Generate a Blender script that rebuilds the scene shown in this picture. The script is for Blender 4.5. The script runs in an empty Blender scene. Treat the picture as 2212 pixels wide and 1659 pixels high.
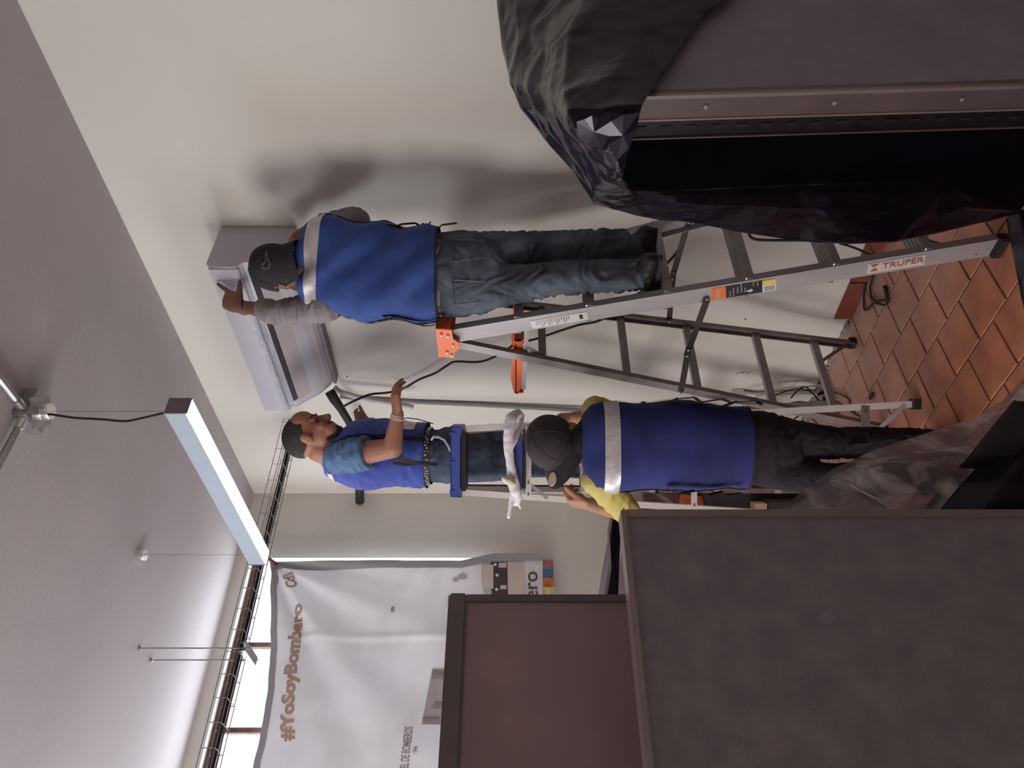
import bpy, bmesh, math, random
from mathutils import Vector, Matrix, noise
random.seed(7)
V = Vector
S = 1.07                       # metres per drawing unit
H = 1.6                        # lens height in drawing units
A = math.radians(40.6)
F = V((math.sin(A), math.cos(A), 0)); R = V((math.cos(A), -math.sin(A), 0)); U = V((0, 0, 1))
FPX = 1660.0
sc = bpy.context.scene
COL = sc.collection

# ------------------------------------------------------------------ camera, world, lights, exposure
cam_d = bpy.data.cameras.new('camera'); cam = bpy.data.objects.new('camera', cam_d); COL.objects.link(cam)
cam_d.sensor_fit = 'HORIZONTAL'; cam_d.sensor_width = 36; cam_d.lens = FPX / 2212 * 36
cam_d.shift_x = -12 / 2212; cam_d.clip_start = .05
M = Matrix(((0, R.x, -F.x), (0, R.y, -F.y), (-1, 0, 0))).to_4x4()      # phone held upright, picture stored on its side
M.translation = V((0, 0, H * S)); cam.matrix_world = M
sc.camera = cam
w = bpy.data.worlds.new('world'); sc.world = w; w.use_nodes = True
w.node_tree.nodes['Background'].inputs[0].default_value = (.80, .88, 1, 1)
w.node_tree.nodes['Background'].inputs[1].default_value = 3.0
sc.view_settings.view_transform = 'Standard'; sc.view_settings.look = 'None'
sc.view_settings.gamma = 1; sc.view_settings.use_curve_mapping = False
sc.view_settings.exposure = 0.0

def area_light(name, loc, direction, sx, sy, power, color, spread=180):
    l = bpy.data.lights.new(name, 'AREA'); l.shape = 'RECTANGLE'; l.size = sx * S; l.size_y = sy * S
    l.energy = power; l.color = color; l.spread = math.radians(spread)
    o = bpy.data.objects.new(name, l); COL.objects.link(o)
    o.location = V(loc) * S; o.rotation_euler = V(direction).to_track_quat('-Z', 'Y').to_euler()
    return o
area_light('daylight_far_window', (.2, 4.50, 2.55), (0, -1, -.12), 4.6, 1.9, 190, (.88, .93, 1))
area_light('daylight_left_window', (-3.1, 2.75, 1.75), (1, -.02, 0), 1.7, 1.5, 126, (1, .95, .90))

# ------------------------------------------------------------------ helpers
def P(x, y, d):
    r = (829.5 - y) / FPX * d
    return F * d + R * r + U * (H - (x - 1118) / FPX * d)

class MB:
    def __init__(s): s.v = []; s.f = []; s.m = []; s.cur = 0
    def add(s, vs, fs):
        b = len(s.v); s.v += [V(q) for q in vs]
        for f in fs: s.f.append([b + i for i in f]); s.m.append(s.cur)
        return s
    def box(s, a, b):
        x0, y0, z0 = a; x1, y1, z1 = b
        return s.add([(x0,y0,z0),(x1,y0,z0),(x1,y1,z0),(x0,y1,z0),(x0,y0,z1),(x1,y0,z1),(x1,y1,z1),(x0,y1,z1)],
                     [(0,3,2,1),(4,5,6,7),(0,1,5,4),(1,2,6,5),(2,3,7,6),(3,0,4,7)])
    def bbox(s, a, b, e=.004):
        bm = bmesh.new(); bmesh.ops.create_cube(bm, size=1)
        a = V(a); b = V(b); c = (a + b) / 2; dd = b - a
        for q in bm.verts: q.co = V((q.co.x * dd.x, q.co.y * dd.y, q.co.z * dd.z)) + c
        bmesh.ops.bevel(bm, geom=bm.edges[:], offset=e, segments=2, affect='EDGES')
        bm.verts.index_update()
        s.add([q.co for q in bm.verts], [[q.index for q in f.verts] for f in bm.faces]); bm.free(); return s
    def bar(s, p0, p1, wd, w, hd, h):
        p0 = V(p0); p1 = V(p1); ax = (p1 - p0).normalized()
        wd = V(wd); wd = (wd - ax * wd.dot(ax)).normalized(); hd2 = ax.cross(wd).normalized()
        if hd2.dot(V(hd)) < 0: hd2 = -hd2
        a = wd * w / 2; b = hd2 * h / 2
        vs = [p0-a-b, p0+a-b, p0+a+b, p0-a+b, p1-a-b, p1+a-b, p1+a+b, p1-a+b]
        return s.add(vs, [(0,3,2,1),(4,5,6,7),(0,1,5,4),(1,2,6,5),(2,3,7,6),(3,0,4,7)])
    def prism(s, pts, ext):
        n = len(pts); ext = V(ext); vs = [V(p) for p in pts] + [V(p) + ext for p in pts]
        fs = [tuple(range(n))[::-1], tuple(range(n, 2*n))] + [(i, (i+1) % n, n + (i+1) % n, n + i) for i in range(n)]
        return s.add(vs, fs)
    def tube(s, pts, rad, n=10, flat=None, caps=True, round_=False):
        pts = [V(p) for p in pts]
        rs = rad if isinstance(rad, (list, tuple)) else [rad] * len(pts)
        rs = list(rs)
        if round_:
            P0 = []; R0 = []
            a = (pts[0] - pts[1]).normalized(); b = (pts[-1] - pts[-2]).normalized()
            def sc_(r, k): return (r[0]*k, r[1]*k) if isinstance(r, tuple) else r*k
            def mx(r): return min(r) if isinstance(r, tuple) else r
            for t in (88, 62, 32): P0.append(pts[0] + a * mx(rs[0]) * math.sin(math.radians(t))); R0.append(sc_(rs[0], math.cos(math.radians(t))))
            P1 = []; R1 = []
            for t in (32, 62, 88): P1.append(pts[-1] + b * mx(rs[-1]) * math.sin(math.radians(t))); R1.append(sc_(rs[-1], math.cos(math.radians(t))))
            pts = P0 + pts + P1; rs = R0 + rs + R1
        ref = V(flat) if flat else None; vs = []; fs = []; prev = None
        for i, p in enumerate(pts):
            t = (pts[min(i+1, len(pts)-1)] - pts[max(i-1, 0)]).normalized()
            if ref is not None: a = ref
            else:
                a = prev if prev is not None else (V((0,0,1)) if abs(t.z) < .9 else V((1,0,0)))
            a = (a - t * a.dot(t))
            if a.length < 1e-6: a = t.orthogonal()
            a.normalize(); prev = a; b = t.cross(a)
            ra, rb = rs[i] if isinstance(rs[i], tuple) else (rs[i], rs[i])
            for k in range(n):
                g = 2 * math.pi * k / n; vs.append(p + a * ra * math.cos(g) + b * rb * math.sin(g))
        m = len(pts)
        for i in range(m - 1):
            for k in range(n):
                fs.append((i*n+k, i*n+(k+1) % n, (i+1)*n+(k+1) % n, (i+1)*n+k))
        if caps: fs.append(tuple(range(n))[::-1]); fs.append(tuple(range((m-1)*n, m*n)))
        return s.add(vs, fs)
    def ell(s, c, rad, mat=None, nu=16, nv=10, v0=-90, v1=90):
        c = V(c); vs = []; fs = []; m3 = mat or Matrix.Identity(3)
        for j in range(nv + 1):
            la = math.radians(v0 + (v1 - v0) * j / nv)
            if abs(abs(math.degrees(la)) - 90) < .01: la *= .985
            for i in range(nu):
                lo = 2 * math.pi * i / nu
                vs.append(c + m3 @ V((rad[0]*math.cos(la)*math.cos(lo), rad[1]*math.cos(la)*math.sin(lo), rad[2]*math.sin(la))))
        for j in range(nv):
            for i in range(nu): fs.append((j*nu+i, j*nu+(i+1) % nu, (j+1)*nu+(i+1) % nu, (j+1)*nu+i))
        fs.append(tuple(range(nu))[::-1]); fs.append(tuple(range(nv*nu, (nv+1)*nu)))
        return s.add(vs, fs)
    def grid(s, fn, nu, nv, wrap=False):
        vs = [fn(i / nu, j / nv) for j in range(nv + 1) for i in range(nu + (0 if wrap else 1))]
        k = nu if wrap else nu + 1; fs = []
        for j in range(nv):
            for i in range(nu): fs.append((j*k+i, j*k+(i+1) % k if wrap else j*k+i+1, (j+1)*k+((i+1) % k if wrap else i+1), (j+1)*k+i))
        return s.add(vs, fs)

def cs(pts, k=5):
    pts = [V(p) for p in pts]; o = []
    for i in range(len(pts) - 1):
        a, b, c, d = pts[max(0, i-1)], pts[i], pts[i+1], pts[min(len(pts)-1, i+2)]
        for j in range(k):
            q = j / k; o.append(.5 * ((2*b) + (c - a)*q + (2*a - 5*b + 4*c - d)*q*q + (3*b - a - 3*c + d)*q**3))
    o.append(pts[-1]); return o
ORG = {}
def finish(name, me, mats, parent, label, cat, group, kind, smooth, org):
    for m in (mats if isinstance(mats, (list, tuple)) else [mats]): me.materials.append(m)
    if smooth:
        me.polygons.foreach_set('use_smooth', [True] * len(me.polygons))
        if smooth != 'all': me.set_sharp_from_angle(angle=math.radians(smooth if not isinstance(smooth, bool) else 40))
    o = bpy.data.objects.new(name, me); COL.objects.link(o)
    if parent is not None: o.parent = parent; ORG[o.name] = org
    else: o.location = org; ORG[o.name] = org
    if label: o['label'] = label
    if cat: o['category'] = cat
    if group: o['group'] = group
    if kind: o['kind'] = kind
    return o
def obj(name, mb, mats, parent=None, label=None, cat=None, group=None, kind=None, smooth=None):
    vs = [q * S for q in mb.v]
    if parent is not None: org = ORG[parent.name]
    else:
        mn = V((min(q.x for q in vs), min(q.y for q in vs), min(q.z for q in vs))); mxx = V((max(q.x for q in vs), max(q.y for q in vs), 0))
        org = V(((mn.x+mxx.x)/2, (mn.y+mxx.y)/2, mn.z))
    me = bpy.data.meshes.new(name)
    me.from_pydata([q - org for q in vs], [], mb.f)
    if any(mb.m): me.polygons.foreach_set('material_index', mb.m)
    me.validate(); me.update()
    return finish(name, me, mats, parent, label, cat, group, kind, smooth, org)
def empty(name, loc, label, cat, group=None):
    o = bpy.data.objects.new(name, None); COL.objects.link(o); o.empty_display_size = .1
    o.location = V(loc) * S; ORG[o.name] = V(loc) * S
    o['label'] = label; o['category'] = cat
    if group: o['group'] = group
    return o
def fix_normals(me):
    bm = bmesh.new(); bm.from_mesh(me); bmesh.ops.recalc_face_normals(bm, faces=bm.faces); bm.to_mesh(me); bm.free()
def blob(name, mb, voxel, mats, parent, disp=None, smooth_it=6, matfn=None, **kw):
    """union of overlapping closed shapes -> one continuous surface"""
    me = bpy.data.meshes.new('tmp'); me.from_pydata([q * S for q in mb.v], [], mb.f); fix_normals(me)
    t = bpy.data.objects.new('tmp', me); COL.objects.link(t)
    r = t.modifiers.new('r', 'REMESH'); r.mode = 'VOXEL'; r.voxel_size = voxel * S
    s = t.modifiers.new('s', 'SMOOTH'); s.iterations = smooth_it; s.factor = .5
    dg = bpy.context.evaluated_depsgraph_get()
    m2 = bpy.data.meshes.new_from_object(t.evaluated_get(dg)); bpy.data.objects.remove(t); bpy.data.meshes.remove(me)
    m2.name = name; org = ORG[parent.name]
    ns = [v.normal.copy() for v in m2.vertices]
    for v, nn in zip(m2.vertices, ns):
        c = v.co / S
        dd = disp(c, nn) if disp else 0
        v.co = v.co + nn * dd * S - org
    if matfn:
        for p in m2.polygons: p.material_index = matfn((p.center + org) / S)
    return finish(name, m2, mats, parent, kw.get('label'), None, None, None, 'all', org)
def text_mb(body, size, fn, mb=None, bold=0.0, extr=0, xs=1.0, align='LEFT'):
    cu = bpy.data.curves.new('t', 'FONT'); cu.body = body; cu.size = size; cu.offset = bold; cu.align_x = align; cu.resolution_u = 3
    t = bpy.data.objects.new('t', cu); COL.objects.link(t)
    dg = bpy.context.evaluated_depsgraph_get(); me = bpy.data.meshes.new_from_object(t.evaluated_get(dg))
    mb = mb or MB()
    mb.add([fn(v.co.x * xs, v.co.y) for v in me.vertices], [list(p.vertices) for p in me.polygons])
    bpy.data.objects.remove(t); bpy.data.curves.remove(cu); bpy.data.meshes.remove(me)
    return mb

# ------------------------------------------------------------------ materials
def pm(name, c, rough=.6, metal=0, var=.12, vs=6, bump=.0, bs=80, c2=None, coat=0, spec=.5, stretch=None, sheen=0, rnd=0):
    m = bpy.data.materials.new(name); m.use_nodes = True; nt = m.node_tree; N = nt.nodes; L = nt.links
    b = N['Principled BSDF']; b.inputs['Roughness'].default_value = rough; b.inputs['Metallic'].default_value = metal
    b.inputs['Specular IOR Level'].default_value = spec; b.inputs['Coat Weight'].default_value = coat
    b.inputs['Sheen Weight'].default_value = sheen
    tc = N.new('ShaderNodeTexCoord'); mp = N.new('ShaderNodeMapping'); L.new(tc.outputs['Object'], mp.inputs['Vector'])
    if stretch: mp.inputs['Scale'].default_value = stretch
    n = N.new('ShaderNodeTexNoise'); n.inputs['Scale'].default_value = vs; n.inputs['Detail'].default_value = 5
    L.new(mp.outputs[0], n.inputs['Vector'])
    r = N.new('ShaderNodeValToRGB'); r.color_ramp.elements[0].position = .3; r.color_ramp.elements[1].position = .7
    c2 = c2 or tuple(min(1, x * (1 + var)) for x in c)
    r.color_ramp.elements[0].color = (*[x * (1 - var) for x in c], 1); r.color_ramp.elements[1].color = (*c2, 1)
    L.new(n.outputs['Fac'], r.inputs[0]); out = r.outputs[0]
    if rnd:
        oi = N.new('ShaderNodeObjectInfo'); hs = N.new('ShaderNodeHueSaturation'); mr = N.new('ShaderNodeMapRange')
        mr.inputs['To Min'].default_value = 1 - rnd; mr.inputs['To Max'].default_value = 1 + rnd
        L.new(oi.outputs['Random'], mr.inputs[0]); L.new(mr.outputs[0], hs.inputs['Value']); L.new(out, hs.inputs['Color']); out = hs.outputs[0]
    L.new(out, b.inputs['Base Color'])
    if bump:
        n2 = N.new('ShaderNodeTexNoise'); n2.inputs['Scale'].default_value = bs; n2.inputs['Detail'].default_value = 4
        L.new(mp.outputs[0], n2.inputs['Vector'])
        bp = N.new('ShaderNodeBump'); bp.inputs['Strength'].default_value = bump; bp.inputs['Distance'].default_value = .01
        L.new(n2.outputs['Fac'], bp.inputs['Height']); L.new(bp.outputs[0], b.inputs['Normal'])
    return m
def emit(name, c, s):
    m = bpy.data.materials.new(name); m.use_nodes = True; b = m.node_tree.nodes['Principled BSDF']
    b.inputs['Base Color'].default_value = (.8, .8, .8, 1); b.inputs['Emission Color'].default_value = (*c, 1); b.inputs['Emission Strength'].default_value = s
    return m
def plastic_film(name, col, transp, rough=.2, dust=(.5,.45,.45), dustamt=.3):
    m = bpy.data.materials.new(name); m.use_nodes = True; N = m.node_tree.nodes; L = m.node_tree.links
    b = N['Principled BSDF']; b.inputs['Roughness'].default_value = rough; b.inputs['Specular IOR Level'].default_value = .8
    tc = N.new('ShaderNodeTexCoord'); n = N.new('ShaderNodeTexNoise'); n.inputs['Scale'].default_value = 7; n.inputs['Detail'].default_value = 8; n.inputs['Distortion'].default_value = 1.2
    L.new(tc.outputs['Object'], n.inputs['Vector'])
    r = N.new('ShaderNodeValToRGB'); r.color_ramp.elements[0].position = .42; r.color_ramp.elements[1].position = .8
    r.color_ramp.elements[0].color = (*col, 1); r.color_ramp.elements[1].color = (*[a*(1-dustamt)+q*dustamt for a, q in zip(col, dust)], 1)
    L.new(n.outputs['Fac'], r.inputs[0]); L.new(r.outputs[0], b.inputs['Base Color'])
    if transp:
        t = N.new('ShaderNodeBsdfTransparent'); mx = N.new('ShaderNodeMixShader'); t.inputs[0].default_value = (.9, .9, .92, 1)
        mr = N.new('ShaderNodeMapRange'); mr.inputs['From Min'].default_value = .35; mr.inputs['From Max'].default_value = .75
        mr.inputs['To Min'].default_value = 1 - transp; mr.inputs['To Max'].default_value = min(1, 1 - transp + .35)
        L.new(n.outputs['Fac'], mr.inputs[0]); L.new(mr.outputs[0], mx.inputs[0]); L.new(t.outputs[0], mx.inputs[1]); L.new(b.outputs[0], mx.inputs[2])
        L.new(mx.outputs[0], N['Material Output'].inputs[0])
    return m
def worldx_dust(m, dust, x0, x1):
    """pale plaster dust swept against the wall"""
    N = m.node_tree.nodes; L = m.node_tree.links; b = N['Principled BSDF']
    src = b.inputs['Base Color'].links[0].from_socket
    g = N.new('ShaderNodeNewGeometry'); sp = N.new('ShaderNodeSeparateXYZ'); L.new(g.outputs['Position'], sp.inputs[0])
    n = N.new('ShaderNodeTexNoise'); n.inputs['Scale'].default_value = 5; n.inputs['Detail'].default_value = 6; L.new(g.outputs['Position'], n.inputs['Vector'])
    ad = N.new('ShaderNodeMath'); ad.operation = 'MULTIPLY_ADD'; L.new(n.outputs['Fac'], ad.inputs[0]); ad.inputs[1].default_value = .45; L.new(sp.outputs[0], ad.inputs[2])
    ad2 = N.new('ShaderNodeMath'); ad2.operation = 'MULTIPLY_ADD'; L.new(sp.outputs[1], ad2.inputs[0]); ad2.inputs[1].default_value = .22; L.new(ad.outputs[0], ad2.inputs[2])
    mr = N.new('ShaderNodeMapRange'); mr.inputs['From Min'].default_value = x0; mr.inputs['From Max'].default_value = x1; mr.inputs['To Max'].default_value = .8; L.new(ad2.outputs[0], mr.inputs[0])
    mx = N.new('ShaderNodeMix'); mx.data_type = 'RGBA'; L.new(mr.outputs[0], mx.inputs[0]); L.new(src, mx.inputs[6]); mx.inputs[7].default_value = (*dust, 1)
    L.new(mx.outputs[2], b.inputs['Base Color'])

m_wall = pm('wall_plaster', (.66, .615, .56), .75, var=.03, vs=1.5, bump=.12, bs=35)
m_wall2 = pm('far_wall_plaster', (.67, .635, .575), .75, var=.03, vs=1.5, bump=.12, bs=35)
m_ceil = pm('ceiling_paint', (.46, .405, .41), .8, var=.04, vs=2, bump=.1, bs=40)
m_grout = pm('floor_grout', (.20, .125, .105), .85, var=.2, vs=20)
m_tile = pm('terracotta', (.37, .105, .06), .55, var=.25, vs=6, bump=.15, bs=18, rnd=.12, c2=(.50, .17, .075))
worldx_dust(m_tile, (.50, .32, .27), 2.65, 3.7)
worldx_dust(m_grout, (.30, .2, .17), 2.75, 3.85)
m_base = pm('baseboard_tile', (.22, .055, .035), .45, var=.2, vs=10)
m_rust = pm('rusty_steel', (.11, .05, .04), .8, var=.4, vs=25, bump=.4, bs=60)
m_alu = pm('aluminium', (.38, .345, .35), .6, .4, var=.12, vs=12, stretch=(1,1,.2))
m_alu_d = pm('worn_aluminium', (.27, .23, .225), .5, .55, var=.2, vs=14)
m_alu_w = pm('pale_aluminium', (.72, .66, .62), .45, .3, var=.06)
m_steel = pm('dark_steel', (.10, .085, .09), .4, .7, var=.2)
m_chrome = pm('chrome', (.8, .78, .78), .15, 1, var=.02)
m_galv = pm('galvanised', (.40, .37, .38), .4, .8, var=.2, vs=20)
m_cond = pm('grey_conduit', (.22, .205, .205), .65, var=.08)
m_orange = pm('orange_plastic', (.72, .13, .025), .42, var=.08)
m_bluep = pm('blue_plastic', (.045, .075, .32), .42, var=.08)
m_black = pm('black_plastic', (.012, .010, .013), .5, var=.2)
m_rubber = pm('black_rubber', (.016, .013, .014), .7, var=.2)
m_white = pm('white_plastic', (.78, .76, .76), .4, var=.03)
m_acw = pm('ac_white', (.50, .48, .53), .35, var=.02)
m_acd = pm('ac_shadow_gap', (.05, .035, .04), .6, var=.1)
m_acl = pm('ac_louver', (.44, .385, .40), .65, var=.03)
m_lampw = pm('lamp_housing', (.36, .41, .49), .5, .0, var=.02)
m_lampe = pm('lamp_end', (.20, .165, .17), .5, var=.05)
m_led = emit('led_diffuser', (1, .98, .97), 9)
m_vest = pm('blue_vest', (.030, .055, .30), .75, var=.15, vs=5, bump=.25, bs=260, sheen=.15)
m_vest_shade = pm('blue_vest_shaded', (.013, .019, .13), .8, var=.2, vs=5, bump=.25, bs=260, sheen=.05)  # darker copy of the vest blue, side shade put into the colour
m_vest1 = pm('blue_vest_faded', (.020, .055, .24), .75, var=.2, vs=4, bump=.25, bs=260, sheen=.06)
m_reflect = pm('reflective_tape', (.56, .52, .52), .35, .35, var=.12, vs=30, bump=.3, bs=40)
m_trim = pm('black_webbing', (.012, .010, .014), .8, var=.2, bump=.3, bs=300)
m_jean1 = pm('grey_blue_denim', (.05, .062, .085), .85, var=.45, vs=9, bump=.4, bs=320, c2=(.12, .14, .18))
m_jean2 = pm('blue_denim', (.035, .06, .11), .85, var=.4, vs=8, bump=.4, bs=320, c2=(.11, .14, .20))
m_jean3 = pm('black_denim', (.010, .008, .012), .9, var=.3, vs=9, bump=.4, bs=320, c2=(.024, .019, .024))
m_skin1 = pm('skin_brown', (.20, .085, .055), .55, var=.12, vs=14, bump=.08, bs=120)
m_skin2 = pm('skin_tan', (.31, .13, .078), .55, var=.1, vs=14, bump=.08, bs=120)
m_skin3 = pm('skin_warm', (.42, .20, .115), .55, var=.1, vs=14, bump=.08, bs=120)
m_hair = pm('black_hair', (.018, .012, .012), .7, var=.3, vs=60, bump=.6, bs=240)
m_beard = pm('beard', (.035, .02, .018), .8, var=.4, vs=80, bump=.6, bs=260)
m_shirt1 = pm('grey_shirt', (.22, .185, .20), .8, var=.12, vs=6, bump=.2, bs=260)
m_shirt2 = pm('teal_shirt', (.065, .125, .24), .8, var=.1, vs=6, bump=.2, bs=260)
m_shirt3 = pm('yellow_shirt', (.56, .46, .13), .8, var=.1, vs=6, bump=.2, bs=260)
m_cap = pm('black_cap', (.014, .011, .015), .85, var=.2, bump=.3, bs=300)
m_cap3 = pm('faded_black_cap', (.040, .030, .034), .85, var=.2, bump=.3, bs=300)
m_stitch = pm('grey_stitching', (.16, .14, .15), .7, var=.1)
m_shoe = pm('black_leather', (.018, .014, .016), .45, var=.25, vs=20, bump=.2, bs=60)
m_eye = pm('dark_eye', (.01, .008, .008), .2)
m_belt = pm('dark_belt', (.03, .022, .022), .6, var=.2)
m_studs = pm('belt_studs', (.6, .55, .5), .3, .6)
m_fabric = pm('partition_fabric', (.33, .27, .31), .95, var=.12, vs=14, bump=.5, bs=420, c2=(.38, .32, .35))
m_fabric3 = pm('grey_panel_fabric', (.31, .27, .315), .95, var=.08, vs=9, bump=.4, bs=420)
m_metalp = pm('partition_frame', (.36, .275, .27), .34, .25, var=.06, vs=8)
m_metald = pm('brown_frame', (.18, .13, .14), .42, .1, var=.1, vs=8)
m_metalb = pm('brown_panel', (.37, .25, .26), .62, var=.09, vs=5, bump=.1, bs=60)
m_blackm = pm('black_metal', (.03, .022, .028), .4, .4, var=.3, vs=30)
m_film = plastic_film('black_plastic_film', (.008, .006, .011), 0, .19, (.05, .03, .06), .12)
m_film.node_tree.nodes['Principled BSDF'].inputs['Specular IOR Level'].default_value = .27
m_film.node_tree.nodes['Principled BSDF'].inputs['Specular Tint'].default_value = (.92, .88, 1, 1)
m_filmc = plastic_film('clear_dusty_film', (.13, .11, .125), .22, .25, (.85, .74, .74), .75)
for n_ in m_filmc.node_tree.nodes:
    if n_.type == 'VALTORGB': n_.color_ramp.elements[0].position = .45; n_.color_ramp.elements[1].position = .68
m_wrap = plastic_film('clear_wrap', (.7, .72, .8), .85, .08, (.9, .9, .95), .5)
m_cloth = pm('white_cloth', (.80, .76, .78), .7, var=.04, bump=.1)
m_knot = pm('cream_cloth', (.70, .63, .54), .8, var=.06)
m_pvc = pm('pale_pvc', (.58, .53, .51), .5, var=.05)
m_wood = pm('wood_board', (.30, .16, .10), .7, var=.2, vs=12, stretch=(1,6,1))
m_card = pm('cardboard', (.42, .27, .19), .8, var=.1)
m_grey = pm('grey_board', (.42, .38, .41), .7, var=.05)
m_ptan = pm('print_tan', (.50, .35, .27), .7, var=.06); m_pgrey = pm('print_grey', (.30, .24, .24), .7, var=.06)
m_pdark = pm('print_dark', (.07, .045, .045), .7, var=.1); m_pcream = pm('print_cream', (.60, .50, .44), .7, var=.1)
m_ppale = pm('print_pale_grey', (.50, .45, .46), .7, var=.05)
m_pink = pm('print_pink', (.40, .12, .19), .6, var=.3, vs=40); m_pblue = pm('print_blue', (.07, .13, .25), .6, var=.4, vs=40)
m_porange = pm('print_orange', (.50, .16, .03), .6, var=.4, vs=40); m_pyel = pm('print_yellow', (.66, .50, .22), .6, var=.3, vs=40)
m_yellow = pm('label_yellow', (.75, .60, .10), .5, var=.03); m_lwhite = pm('label_white', (.72, .70, .68), .5, var=.03)
m_lpale = pm('label_pale', (.62, .58, .56), .5, var=.03); m_lblack = pm('label_black', (.015, .012, .02), .45, var=.1); m_lorange = pm('label_orange', (.75, .17, .04), .5, var=.05)
m_lred = pm('faded_red_print', (.42, .12, .09), .6, var=.15); m_badge = pm('badge', (.66, .52, .38), .6, var=.15, vs=60)
m_patch = pm('rough_plaster', (.30, .25, .22), .9, var=.25, vs=30, bump=.6, bs=60)
m_wirew = pm('white_cable', (.55, .48, .45), .5, var=.05)

# glass and banner
m_glass = bpy.data.materials.new('window_glass'); m_glass.use_nodes = True
N = m_glass.node_tree.nodes; L = m_glass.node_tree.links
t = N.new('ShaderNodeBsdfTransparent'); g = N.new('ShaderNodeBsdfGlossy'); g.inputs['Roughness'].default_value = .1; mx = N.new('ShaderNodeMixShader'); mx.inputs[0].default_value = .06
t.inputs[0].default_value = (.96, .98, .98, 1)
L.new(t.outputs[0], mx.inputs[1]); L.new(g.outputs[0], mx.inputs[2]); L.new(mx.outputs[0], N['Material Output'].inputs[0])
def banner_mat(name, c, tr):
    m = bpy.data.materials.new(name); m.use_nodes = True; N = m.node_tree.nodes; L = m.node_tree.links
    b = N['Principled BSDF']; b.inputs['Roughness'].default_value = .55
    tc = N.new('ShaderNodeTexCoord'); n = N.new('ShaderNodeTexNoise'); n.inputs['Scale'].default_value = 3.5; n.inputs['Detail'].default_value = 7; n.inputs['Distortion'].default_value = .6
    L.new(tc.outputs['Object'], n.inputs['Vector']); r = N.new('ShaderNodeValToRGB')
    r.color_ramp.elements[0].position = .35; r.color_ramp.elements[1].position = .65
    r.color_ramp.elements[0].color = (c[0]*.88, c[1]*.86, c[2]*.86, 1); r.color_ramp.elements[1].color = (*c, 1)
    L.new(n.outputs['Fac'], r.inputs[0]); L.new(r.outputs[0], b.inputs['Base Color'])
    tl = N.new('ShaderNodeBsdfTranslucent'); L.new(r.outputs[0], tl.inputs[0])
    mx = N.new('ShaderNodeMixShader'); mx.inputs[0].default_value = tr
    L.new(b.outputs[0], mx.inputs[1]); L.new(tl.outputs[0], mx.inputs[2]); L.new(mx.outputs[0], N['Material Output'].inputs[0])
    return m
m_banner = banner_mat('banner_vinyl', (.70, .675, .69), .055)
m_hem = banner_mat('banner_hem', (.36, .35, .37), .02)

# ------------------------------------------------------------------ room shell
XW, YW, ZC = 2.65, 4.16, 3.275
XL, YB = -3.0, -2.2
o = obj('wall_right', MB().box((XW, YB, 0), (XW + .15, YW + .3, ZC)), m_wall, kind='structure', label='cream plastered wall that carries the air conditioner')
WX0, WX1, WZ0, WZ1 = -2.2, 2.197, 1.80, 3.19
mb = MB()
mb.box((WX1, YW, 0), (XW, YW + .16, ZC)); mb.box((XL, YW, 0), (WX0, YW + .16, ZC))
mb.box((WX0, YW, 0), (WX1, YW + .16, WZ0)); mb.box((WX0, YW, WZ1), (WX1, YW + .16, ZC))
obj('wall_far', mb, m_wall2, kind='structure', label='cream end wall with the window')
mb = MB(); mb.box((XL - .15, YB, 0), (XL, 1.85, ZC)); mb.box((XL - .15, 3.65, 0), (XL, YW + .3, ZC))
mb.box((XL - .15, 1.85, 0), (XL, 3.65, .95)); mb.box((XL - .15, 1.85, 2.55), (XL, 3.65, ZC))
obj('wall_left', mb, m_wall, kind='structure', label='cream side wall')
obj('wall_back', MB().box((XL, YB - .15, 0), (XW, YB, ZC)), m_wall, kind='structure', label='cream wall behind the viewer')
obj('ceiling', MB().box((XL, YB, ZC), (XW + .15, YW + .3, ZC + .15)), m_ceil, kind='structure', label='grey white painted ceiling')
floor = obj('floor', MB().box((XL, YB, -.12), (XW + .15, YW + .3, -.007)), m_grout, kind='structure', label='terracotta tiled floor')
# running-bond tiles: 0.20 x 0.19
tw, tl_ = .2, .191
def tile_mesh(name, a, b, h):
    bm = bmesh.new(); bmesh.ops.create_cube(bm, size=1)
    for v in bm.verts: v.co = V((v.co.x * a * S, v.co.y * b * S, v.co.z * h * S))
    bmesh.ops.bevel(bm, geom=[e for e in bm.edges if all(v.co.z > 0 for v in e.verts)], offset=.0025, segments=1, affect='EDGES')
    me = bpy.data.meshes.new(name); bm.to_mesh(me); bm.free(); return me
tme = tile_mesh('floor_tile', tw - .008, tl_ - .008, .008); tme.materials.append(m_tile)
k = 0
for i in range(-5, 5):
    cx = 1.75 + .2 * (i + 0)
    if cx + .1 > XW + .02: continue
    off = 1.826 if (round((cx - 2.15) / .2) % 2 == 0) else 1.731
    y = off + tl_ / 2 - tl_ * 5
    while y < YW - .09:
        if y > .9:
            t = bpy.data.objects.new('tile', tme); COL.objects.link(t); t.parent = floor
            t.location = V((cx, y, -.0055 + random.uniform(-.0006, .0006))) * S - ORG[floor.name]
            t.rotation_euler = (random.uniform(-.003, .003), random.uniform(-.003, .003), random.uniform(-.006, .006)); k += 1
        y += tl_
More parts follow.
